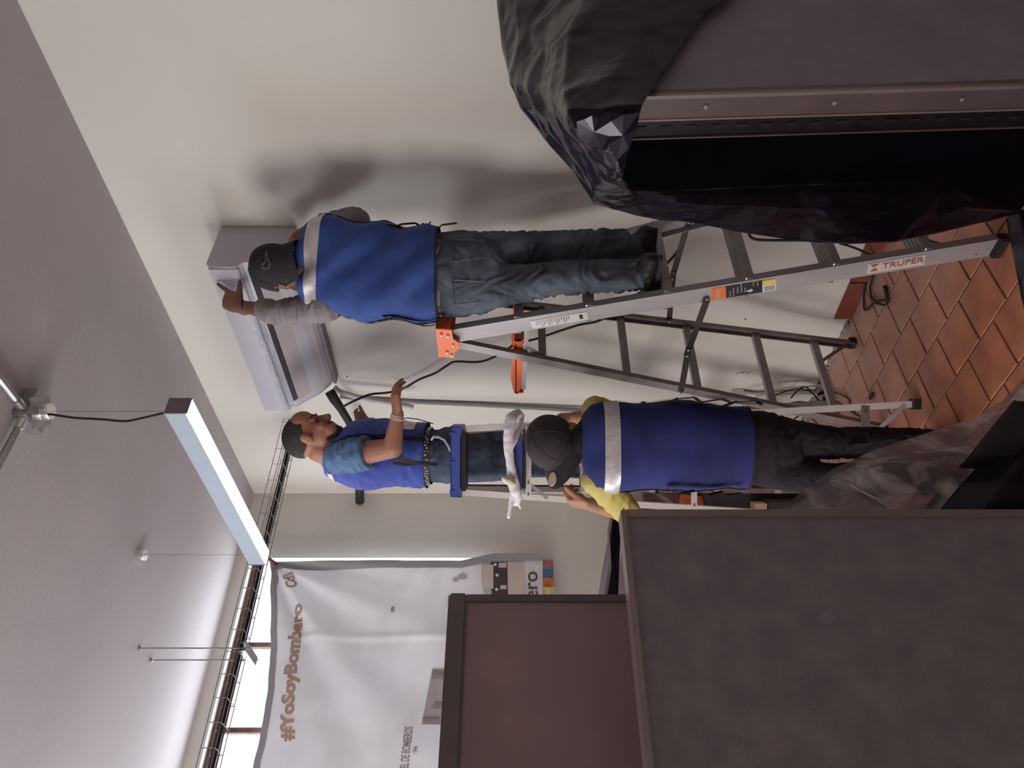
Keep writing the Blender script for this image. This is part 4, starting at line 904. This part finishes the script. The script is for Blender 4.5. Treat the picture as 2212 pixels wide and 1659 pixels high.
strap(w2, [P(838, 985, 3.28), P(850, 988, 3.27), P(872, 990, 3.27), P(885, 998, 3.27), P(905, 1000, 3.27)], F * .1 + R, .018, m_steel); strap(w2, [P(850, 1000, 3.28), P(880, 1003, 3.27), P(912, 1000, 3.27), P(945, 1003, 3.28)], R, .014)
strap(w2, [P(862, 905, 3.4), P(880, 903, 3.38), P(900, 905, 3.38), P(935, 915, 3.38)], F, .02)
bl = MB().grid(lambda u, v: rings_fn([(P(934, 985, 3.5), .157, .126), (P(924, 985, 3.5), .157, .126)], F, R)(u, v), 60, 2, wrap=True); bo = obj('belt', bl, m_belt, w2, smooth='all')
st = MB(); g_ = rings_fn([(P(934, 985, 3.5), .159, .128), (P(924, 985, 3.5), .159, .128)], F, R)
for i in range(60):
    for v_ in (.25, .5, .75):
        if (i * 7 + int(v_ * 4)) % 3: q = g_(i / 60, v_); st.box(q - V((.003, .003, .0022)), q + V((.003, .003, .0022)))
obj('belt_studs', st, m_studs, bo)
obj('lanyard', MB().tube([P(932, 950, 3.34), P(936, 943, 3.33), P(948, 944, 3.33), P(960, 950, 3.33), P(968, 962, 3.33), P(974, 975, 3.33)], .006, 8), m_grey, w2, smooth='all')
for k_ in range(3):
    q0 = lerp(WR_, EL, .05 + .05 * k_); ax_ = (EL - WR_).normalized(); a1 = ax_.orthogonal().normalized(); a2 = ax_.cross(a1)
    obj('bracelet', MB().tube([q0 + (a1 * math.cos(q) + a2 * math.sin(q)) * (.0275 + .001 * k_) for q in [i * .63 for i in range(11)]], .0022, 6), m_knot, w2)
shoe(w2, A2a + V((-.02, -.03, 0)) - U * (A2a.z - .995), A2a + R * .20 - U * (A2a.z - .995), A2a); shoe(w2, A2b + V((-.02, -.03, 0)) - U * (A2b.z - .995), A2b + R * .20 - U * (A2b.z - .995), A2b)

# ---- worker three, standing on the floor, holding the blue ladder
w3 = empty('person', V((1.72, 2.34, 0)), 'person in backwards black cap, yellow shirt and blue vest darkened as in shade holding the blue topped ladder', 'person')
h3 = Head(P(1198, 954, 2.82), R * .60 + F * .78 + U * .12, U * .86 - F * .42 + R * .02, .98)
h3c = Head(h3.c, R * .84 + F * .50 - U * .04, U * .70 - F * .66 - R * .02, .98)
b = MB(); h3.build(b); b.tube([h3.w(-.02, 0, -.05), P(1268, 958, 2.80)], [.056, .060], 14, round_=True)
RS3, RE3, RW3 = P(1292, 890, 2.84), P(1318, 903, 2.97), P(1240, 903, 3.10)
LS3, LE3, LW3 = P(1298, 1046, 2.80), P(1356, 1104, 2.88), P(1276, 1090, 3.06)
b.tube([P(1285, 962, 2.80), P(1360, 963, 2.79), P(1480, 963, 2.78), P(1610, 966, 2.78)], [(.12, .075), (.13, .085), (.13, .085), (.125, .09)], 18, flat=R, round_=True)
for a, e_, w_ in ((RS3, RE3, RW3), (LS3, LE3, LW3)): b.tube([a, e_], [.042, .038], 12, round_=True); b.tube([e_, lerp(e_, w_, .35), w_], [.039, .038, .027], 12, round_=True)
hand(b, RW3, P(1205, 903, 3.14) - RW3, F * .5 - R * .85, -F, (78, 82, 84, 86), 1.02, (.8, .3)); hand(b, LW3, P(1235, 1086, 3.10) - LW3, F * .5 + R * .85, -F, (78, 82, 84, 86), 1.15, (.8, .35), wr=.028)
H3a, H3b = P(1640, 930, 2.78), P(1640, 1010, 2.76); K3a, K3b = P(1810, 957, 2.76), P(1810, 1034, 2.72); A3a, A3b = P(2015, 962, 2.76), P(2020, 1035, 2.70)
for a, k_, n_ in ((H3a, K3a, A3a), (H3b, K3b, A3b)): b.tube([a, k_], [.06, .043], 12, round_=True); b.tube([k_, n_], [.042, .03], 12, round_=True)
man_body('body', w3, b, m_skin3)
t = MB(); t.tube([P(1590, 965, 2.78), P(1650, 968, 2.78), P(1680, 968, 2.78)], [(.13, .10), (.138, .11), (.12, .1)], 20, flat=R, round_=True)
t.tube([H3a, P(1740, 953, 2.77), K3a, P(1930, 960, 2.76), A3a], [.072, .068, .056, .056, .052], 16, round_=True); t.tube([H3b, P(1740, 1030, 2.74), K3b, P(1930, 1035, 2.71), A3b], [.068, .060, .054, .054, .052], 16, round_=True)
blob('trousers', t, .006, m_jean3, w3, disp=wr_jean(.009, 5, ((.35, .12, .8), (.15, .08, .9), (.65, .08, .3))), smooth_it=3, label='black trousers')
t = MB()
for a, e_ in ((RS3, RE3), (LS3, LE3)): t.tube([lerp(a, e_, -.15), lerp(a, e_, .5), lerp(a, e_, .96)], [.054, .056, .053], 14, round_=True)
t.tube([P(1312, 962, 2.80), P(1370, 963, 2.79), P(1480, 963, 2.78), P(1590, 966, 2.78)], [(.11, .06), (.135, .08), (.138, .08), (.13, .085)], 18, flat=R, round_=True)
blob('shirt', t, .006, m_shirt3, w3, disp=lambda c, n: .006 * (1 - 2.4 * abs(noise.noise(V((c.x * 14, c.y * 14, c.z * 30))))), smooth_it=3, label='yellow short sleeved shirt')
rg = [(P(1612, 968, 2.78), .150, .115), (P(1560, 965, 2.78), .155, .115), (P(1480, 962, 2.78), .160, .115), (P(1400, 962, 2.785), .160, .112), (P(1335, 964, 2.79), .162, .108), (P(1300, 965, 2.80), .163, .100), (P(1278, 963, 2.80), .155, .09), (P(1264, 960, 2.80), .125, .078), (P(1255, 958, 2.80), .085, .068)]
v3, off3 = vest(w3, rg, R, F, m_vest_shade, [(.5, 1.0, .505, .62, 0)], (lambda p, u, v: .008 * noise.noise(V((p.dot(R) * 9, 3, p.z * 3))) + .004 * noise.noise(V((p.dot(R) * 8, p.z * 22, 1))) + .010 * noise.noise(V((p.dot(R) * 6 + p.z * 6, 7, 1)))), trims=(.5, 0.0))
obj('dark_hair', MB().ell(h3.w(-.040, 0, -.028), (.066, .070, .052), h3.m), m_hair, w3, smooth='all')
c3, d3, br3 = cap(w3, h3c, m_cap3, 0)
bc = br3(.52, .55, .010); bn = (br3(.52, .55, .02) - br3(.52, .55, 0)).normalized(); bu = (br3(.6, .55) - br3(.44, .55)).normalized(); bv = bn.cross(bu)
obj('badge', MB().prism([bc + bu * .022 * math.cos(q) + bv * .026 * math.sin(q) for q in [i * .349 for i in range(18)]], bn * .004), m_badge, c3, label='round pale sticker on the brim')
obj('badge_rim', MB().tube([bc + bn * .002 + bu * .021 * math.cos(q) + bv * .025 * math.sin(q) for q in [i * .349 for i in range(19)]], .0014, 6), m_lwhite, c3)
obj('neck_tube', MB().tube([P(1222, 972, 2.80), P(1240, 968, 2.80), P(1268, 960, 2.80)], [(.050, .05), (.060, .058), (.09, .068)], 18, flat=R, round_=True), m_trim, w3, smooth='all')  # black tube filling the space between cap and vest
for pts in ([(1440, 872, 2.74), (1462, 862, 2.72), (1500, 858, 2.71), (1510, 866, 2.72)], [(1490, 872, 2.74), (1520, 868, 2.72), (1560, 862, 2.72), (1580, 870, 2.72), (1640, 872, 2.72)], [(1560, 878, 2.74), (1590, 868, 2.72), (1635, 866, 2.72), (1645, 874, 2.72)],
            [(1440, 1056, 2.7), (1470, 1066, 2.69), (1500, 1060, 2.69), (1530, 1070, 2.69), (1560, 1062, 2.69)], [(1530, 1058, 2.7), (1570, 1070, 2.69), (1600, 1066, 2.69)]):
    strap(w3, [P(*q) for q in pts], F + U * .2, .030)
for a in (A3a, A3b): g0 = V((a.x, a.y, .001)); shoe(w3, g0 - F * .05, g0 + F * .20, a)

# ------------------------------------------------------------------ office partitions
def partition(root, x0, x1, y, z1, th, fm, mm, post=.028, capz=.03, capth=.04, z0=0):
    obj('panel', MB().box((x0 + post, y + .006, z0 + .05), (x1 - post, y + th - .006, z1 - capz)), fm, root)
    for a in (x0, x1 - post): obj('post', MB().bbox((a, y, z0), (a + post, y + th, z1 - capz + .004), .003), mm, root)
    obj('top_rail', MB().bbox((x0, y - .004, z1 - capz), (x1 + .002, y + th + .004, z1), .005), mm, root)
    obj('base_rail', MB().bbox((x0 + post, y, z0 + .0), (x1 - post, y + th, z0 + .05), .003), mm, root)
pa = empty('office_partition', (.2, 1.47, 0), 'low office partition with purple grey fabric and beige metal frame, nearest to the viewer', 'partition')
partition(pa, -.75, .897, 1.47, 1.372, .05, m_fabric, m_metalp, .022, .014)
c = P(1790, 1330, 1.535)
kb = MB().ell((c.x, 1.474, c.z), (.0155, .008, .019)); obj('round_knob', kb, m_wrap, pa, label='clear round button on the fabric', smooth='all')
pb = empty('office_partition', (.2, 1.78, 0), 'tall brown metal partition standing behind the low fabric one', 'partition')
partition(pb, -.75, .852, 1.80, 1.772, .06, m_metalb, m_metald, .022, .046)
clip = MB().bbox(P(1364, 1080, 1.78) - V((.012, .0, .006)), P(1400, 1088, 1.78) + V((.012, .02, .0)), .003)
# right hand panel, leaning a little, with slotted standard at its end
pcx = empty('office_partition', (1.5, .8, 0), 'grey fabric partition with black metal end posts, half covered by the black plastic sheet', 'partition')
def lean(q): q = V(q); return V((q.x - .055 * (q.z - .9) * 1.0, q.y, q.z))
def lbox(a, b):
    m = MB().box(a, b); m.v = [lean(q) for q in m.v]; return m
PX = 1.38; PY = .75; PH = 1.462
obj('panel', lbox((PX + .02, PY, .05), (2.63, PY + .04, PH - .03)), m_fabric3, pcx)
obj('top_rail', lbox((PX, PY - .004, PH - .03), (2.63, PY + .048, PH)), m_metald, pcx)
post = obj('post', lbox((PX - .002, PY - .004, 0), (PX + .022, PY + .044, PH)), m_metald, pcx)
obj('post_lip', lbox((PX - .006, PY - .006, 0), (PX + .004, PY + .001, PH)), m_metalp, pcx)
obj('slotted_post', lbox((PX + .004, PY + .046, 0), (PX + .03, PY + .088, PH)), m_blackm, pcx)
obj('post_lip', lbox((PX - .004, PY + .044, 0), (PX + .004, PY + .048, PH)), m_metalp, pcx); obj('post_lip', lbox((PX - .002, PY + .086, 0), (PX + .004, PY + .0885, PH)), m_metald, pcx)
for z in (1.24, .99, .74, .49): obj('rivet', MB().ell(lean((PX - .004, PY + .020, z)), (.003, .005, .005)), m_alu, post)
sl_ = MB()
for k_ in range(26): m_ = lbox((PX + .002, PY + .062, .1 + k_ * .05), (PX + .005, PY + .070, .122 + k_ * .05)); sl_.add(m_.v, m_.f)
obj('slots', sl_, m_rubber, pcx)

# ------------------------------------------------------------------ plastic sheets
def crease(p, s=1, amp=.02, seed=0):
    q = p * s; c = 0
    for sc_, a in ((2.6, 1), (6.2, .55), (15, .16)):
        d_, pt = noise.voronoi(V((q.x * sc_ + seed, q.y * sc_, q.z * sc_ * .8)), distance_metric='DISTANCE'); c += a * (d_[1] - d_[0] - .25)
    return amp * c
def loft(rows, nu, nv, fn=None):
    def f(u, v):
        t = v * (len(rows) - 1); i = min(int(t), len(rows) - 2); q = t - i
        def col(r):
            s_ = u * (len(r) - 1); j = min(int(s_), len(r) - 2); w_ = s_ - j; return r[j] * (1 - w_) + r[j + 1] * w_
        p = col(rows[i]) * (1 - q) + col(rows[i + 1]) * q
        return p
    m = MB().grid(f, nu, nv); return m
def crumple(m, nu, nv, amp, seed, edge=.06, s=1):
    k = nu + 1; nn = []
    for j in range(nv + 1):
        for i in range(k):
            a = m.v[j*k + min(i+1, nu)] - m.v[j*k + max(i-1, 0)]; b = m.v[min(j+1, nv)*k + i] - m.v[max(j-1, 0)*k + i]; n_ = a.cross(b)
            nn.append(n_.normalized() if n_.length > 1e-9 else V((0, 0, 1)))
    vs = []
    for j in range(nv + 1):
        for i in range(k):
            e = min(1, min(i, nu - i) / nu / edge + .15, min(j, nv - j) / nv / edge + .15); p = m.v[j*k+i]; vs.append(p + nn[j*k+i] * crease(p, s, amp, seed) * e)
    m.v = vs; return m
rowsA = [[(1070,-90,2.0),(1120,-90,1.92),(1180,-90,1.85),(1300,-90,1.72),(1450,-90,1.72),(1640,-90,1.76)],
 [(1074,10,1.95),(1112,10,1.85),(1170,8,1.78),(1260,0,1.66),(1400,0,1.64),(1575,-12,1.66)],
 [(1084,100,1.90),(1120,100,1.80),(1180,95,1.70),(1228,92,1.57),(1370,90,1.54),(1523,27,1.62)],
 [(1104,180,1.88),(1126,185,1.78),(1170,188,1.65),(1222,180,1.50),(1320,170,1.44),(1425,164,1.45)],
 [(1124,232,1.87),(1160,235,1.76),(1200,240,1.60),(1235,240,1.44),(1310,235,1.385),(1385,225,1.385)],
 [(1180,302,1.87),(1200,292,1.78),(1218,285,1.62),(1246,275,1.43),(1305,280,1.36),(1370,286,1.36)],
 [(1236,370,1.88),(1246,350,1.78),(1258,332,1.64),(1276,318,1.50),(1312,325,1.42),(1352,338,1.42)],
 [(1284,441,1.90),(1286,420,1.84),(1290,404,1.76),(1300,392,1.66),(1320,386,1.60),(1344,380,1.58)],
 [(1400,469,1.92),(1392,455,1.90),(1382,440,1.87),(1374,425,1.83),(1368,415,1.80),(1364,407,1.78)],
 [(1500,482,1.95),(1500,468,1.92),(1500,453,1.88),(1500,438,1.85),(1500,422,1.84),(1500,410,1.84)],
 [(1600,502,1.98),(1600,482,1.94),(1600,463,1.90),(1600,443,1.87),(1600,424,1.86),(1600,404,1.86)],
 [(1720,520,2.0),(1720,496,1.96),(1720,472,1.92),(1720,447,1.89),(1720,423,1.88),(1720,399,1.88)],
 [(1830,527,2.0),(1830,500,1.97),(1830,473,1.93),(1830,447,1.90),(1830,420,1.88),(1830,394,1.88)],
 [(1930,523,2.0),(1930,497,1.97),(1930,470,1.93),(1935,443,1.90),(1940,417,1.88),(1945,390,1.88)],
 [(2020,505,2.0),(2022,482,1.97),(2025,459,1.94),(2028,436,1.92),(2030,413,1.90),(2030,392,1.90)],
 [(2110,483,1.98),(2110,472,1.96),(2108,460,1.94),(2106,449,1.92),(2102,438,1.91),(2098,424,1.90)],
 [(2200,458,1.95),(2200,457,1.95),(2200,456,1.94),(2199,455,1.93),(2198,454,1.93),(2197,452,1.93)]]
rowsA = [[P(*q) for q in r] for r in rowsA]
def onplane(x, y, p0, n):
    dv = P(x, y, 1.0) - V((0, 0, H)); return V((0, 0, H)) + dv * ((p0 - V((0, 0, H))).dot(n) / dv.dot(n))
fn_ = V((-.985, -.08, .13))
p0_ = rowsA[6][5]
for (i, j, x, y) in ((4, 5, 1387, 228), (5, 5, 1370, 286), (5, 4, 1318, 262), (6, 4, 1310, 322), (7, 5, 1344, 385)): rowsA[i][j] = onplane(x, y, p0_, fn_)
sheet = empty('plastic_sheet', (1.6, 1.1, 0), 'large crumpled black plastic sheet draped over the right partition and furniture', 'plastic sheet')
NU, NV = 90, 300
obj('front_drape', crumple(loft(rowsA, NU, NV), NU, NV, .026, 2), m_film, sheet, smooth='all')
rowsB = [[(1080,-90,2.05),(1100,-90,2.1),(1150,-90,2.15)], [(1110,180,1.95),(1200,160,2.0),(1260,140,2.05)], [(1290,430,1.95),(1330,380,2.0),(1330,300,2.0)], [(1420,466,1.96),(1420,380,2.0),(1420,260,2.05)], [(1700,512,2.04),(1700,400,2.06),(1700,260,2.06)], [(1950,515,2.05),(1980,400,2.06),(1980,260,2.06)], [(2200,462,2.0),(2240,400,2.0),(2260,260,2.0)]]
rowsB = [[P(*q) for q in r] for r in rowsB]
obj('back_drape', crumple(loft(rowsB, 40, 120), 40, 120, .012, 9), m_film, sheet, smooth='all')
# wadded corner over the panel
fv = [(1244, 268), (1262, 262), (1277, 254), (1290, 263), (1313, 248), (1318, 268), (1314, 300), (1300, 326), (1270, 318), (1248, 300), (1282, 290),
      (1345, 252), (1379, 250), (1373, 286), (1356, 326), (1345, 384), (1330, 352), (1310, 318), (1342, 300)]
pc0 = P(1290, 290, 1.335); random.seed(12)
fvs = [onplane(x, y, pc0, V((fn_.x, fn_.y + .05, fn_.z - .05))) + F * (random.uniform(-.006, .006) - .012) for x, y in fv]
ffs = [(0, 1, 10), (1, 2, 10), (2, 3, 10), (3, 4, 5), (3, 5, 10), (5, 6, 10), (6, 7, 10), (7, 8, 10), (8, 9, 10), (9, 0, 10), (4, 11, 5), (5, 11, 18), (11, 12, 18), (12, 13, 18), (13, 14, 18), (14, 15, 16), (14, 16, 18), (16, 17, 18), (17, 6, 18), (6, 5, 18), (7, 6, 17)]
obj('crumpled_fold', MB().add(fvs, ffs), m_film, sheet)
clear = empty('plastic_film', (1.55, 1.85, 0), 'dusty clear plastic sheet sagging beside the near fabric partition', 'plastic sheet')
rowsD = [[(1660,1125,1.80),(1800,1130,1.78),(1950,1130,1.77),(2060,1130,1.77)], [(1690,1094,1.84),(1800,1100,1.80),(1930,1100,1.79),(2030,1100,1.79)], [(1800,1012,1.96),(1900,1035,1.88),(1990,1050,1.84),(2062,1062,1.82)],
 [(1900,967,2.06),(1970,990,1.96),(2050,1010,1.90),(2098,1022,1.86)], [(2000,936,2.15),(2040,955,2.05),(2090,970,1.96),(2128,985,1.90)], [(2100,906,2.2),(2120,920,2.12),(2145,935,2.0),(2165,945,1.94)], [(2160,870,2.22),(2180,880,2.14),(2195,895,2.04),(2205,905,1.96)], [(2230,800,2.25),(2240,815,2.15),(2250,835,2.05),(2260,850,1.98)]]
rowsD = [[P(*q) for q in r] for r in rowsD]
obj('sheet_surface', crumple(loft(rowsD, 60, 110), 60, 110, .013, 31), m_filmc, clear, smooth='all')
c_ = [P(1792, 1038, 1.86), P(1812, 1036, 1.855), P(1850, 1060, 1.83), P(1895, 1080, 1.80), P(1905, 1096, 1.79)]
fo = MB().grid(lambda u, v: (lambda t: (c_[min(int(t), 3)] * (1 - (t - min(int(t), 3))) + c_[min(int(t), 3) + 1] * (t - min(int(t), 3))))(u * 4) - U * .022 * v * math.sin(math.pi * min(1, u + .15)) - F * .018 * math.sin(v * 3.14), 30, 8)
obj('fold', fo, m_filmc, clear, smooth='all', label='standing bright fold')
# dark covered bundle low at the right of the low partition and at the ladder foot
bun = empty('plastic_bundle', (1.2, 1.75, 0), 'black plastic covered bundle on the floor below the clear sheet', 'bundle')
rowsE = [[P(1990, 1106, 1.86), P(2045, 1040, 1.87), P(2092, 985, 1.91), P(2140, 925, 1.97), P(2190, 865, 2.03)], [P(2120, 1108, 1.82), P(2160, 1050, 1.82), P(2200, 990, 1.84), P(2250, 930, 1.88), P(2300, 880, 1.92)], [P(2300, 1110, 1.80), P(2320, 1060, 1.79), P(2350, 1000, 1.80), P(2380, 940, 1.82), P(2400, 890, 1.84)], [P(2600, 1112, 1.79), P(2600, 1060, 1.78), P(2590, 1000, 1.78), P(2580, 940, 1.79), P(2560, 890, 1.80)]]
rowsE = [[q if q.z > .01 else V((q.x, q.y, .01)) for q in r] for r in rowsE]
obj('cover', crumple(loft(rowsE, 50, 50), 50, 50, .006, 41), m_film, bun, smooth='all')
b2 = empty('plastic_bundle', (1.95, 1.45, 0), 'black plastic gathered on the floor at the foot of the orange topped ladder', 'bundle')
rowsF = [[P(2172, 470, 2.22), P(2190, 560, 2.20), P(2205, 640, 2.18), P(2225, 720, 2.16)], [P(2200, 455, 2.15), P(2225, 560, 2.12), P(2240, 640, 2.1), P(2260, 720, 2.08)], [P(2300, 430, 2.1), P(2310, 550, 2.06), P(2320, 650, 2.04), P(2340, 730, 2.02)], [P(2440, 420, 2.0), P(2440, 550, 1.98), P(2450, 650, 1.98), P(2460, 740, 1.96)]]
obj('cover', crumple(loft(rowsF, 40, 40), 40, 40, .012, 51), m_film, b2, smooth='all')

# ------------------------------------------------------------------ furniture glimpsed behind
dk = empty('desk', (1.2, 3.6, 0), 'desk under a dark cover beyond the low partition, against the window wall', 'desk')
obj('desk_top', MB().bbox((.3, 3.45, 1.02), (1.93, 4.05, 1.06), .006), m_metald, dk)
for x in (.34, 1.86):
    for y in (3.5, 3.98): obj('leg', MB().box((x, y, 0), (x + .04, y + .04, 1.02)), m_metald, dk)
cvp = [P(1335, 1300, 3.65), P(1311, 1292, 3.62), P(1321, 1228, 3.72), P(1317, 1158, 3.85), P(1326, 1104, 3.95), P(1342, 1104, 3.95)]
obj('dark_cover', MB().prism(cvp, F * .10 - R * .0), m_film, label='dark plastic cover over the desk behind the low partition', cat='cover')
obj('grey_board', MB().prism([P(1292, 1292, 3.82), P(1304, 1215, 3.92), P(1316, 1152, 4.02), P(1322, 1152, 4.02), P(1330, 1225, 3.92), P(1335, 1292, 3.82)], F * .012), m_grey, label='pale grey board leaning on the wall below the window', cat='board')
cab = empty('cabinet', (2.1, 3.6, 0), 'dark low cabinet with a tall back, seen between the ladder worker and the low partition', 'cabinet')
ca, cb_ = gp(-.585, 4.18, 0), gp(-1.02, 4.18, 0)
obj('body', MB().prism([ca, cb_, cb_ + F * .24, ca + F * .24], U * .575), m_belt, cab); obj('back_panel', MB().prism([ca + F * .24, cb_ + F * .24, cb_ + F * .27, ca + F * .27], U * .875), m_rust, cab)
obj('orange_bin', MB().tube([gp(-.70, 4.28, .578), gp(-.70, 4.28, .685)], [.075, .085], 24), m_orange, label='orange bin standing on the dark cabinet behind the worker holding the ladder', cat='bin', smooth=40)
obj('cardboard_box', MB().bar(gp(-.69, 4.09, .285), gp(-.69, 4.09, .35), R, .12, F, .08), m_card, label='small brown cardboard box beside the low partition', cat='box')
obj('crate', MB().bar(gp(-.69, 4.09, 0), gp(-.69, 4.09, .28), R, .14, F, .10), m_belt, label='dark crate carrying the small cardboard box', cat='crate')
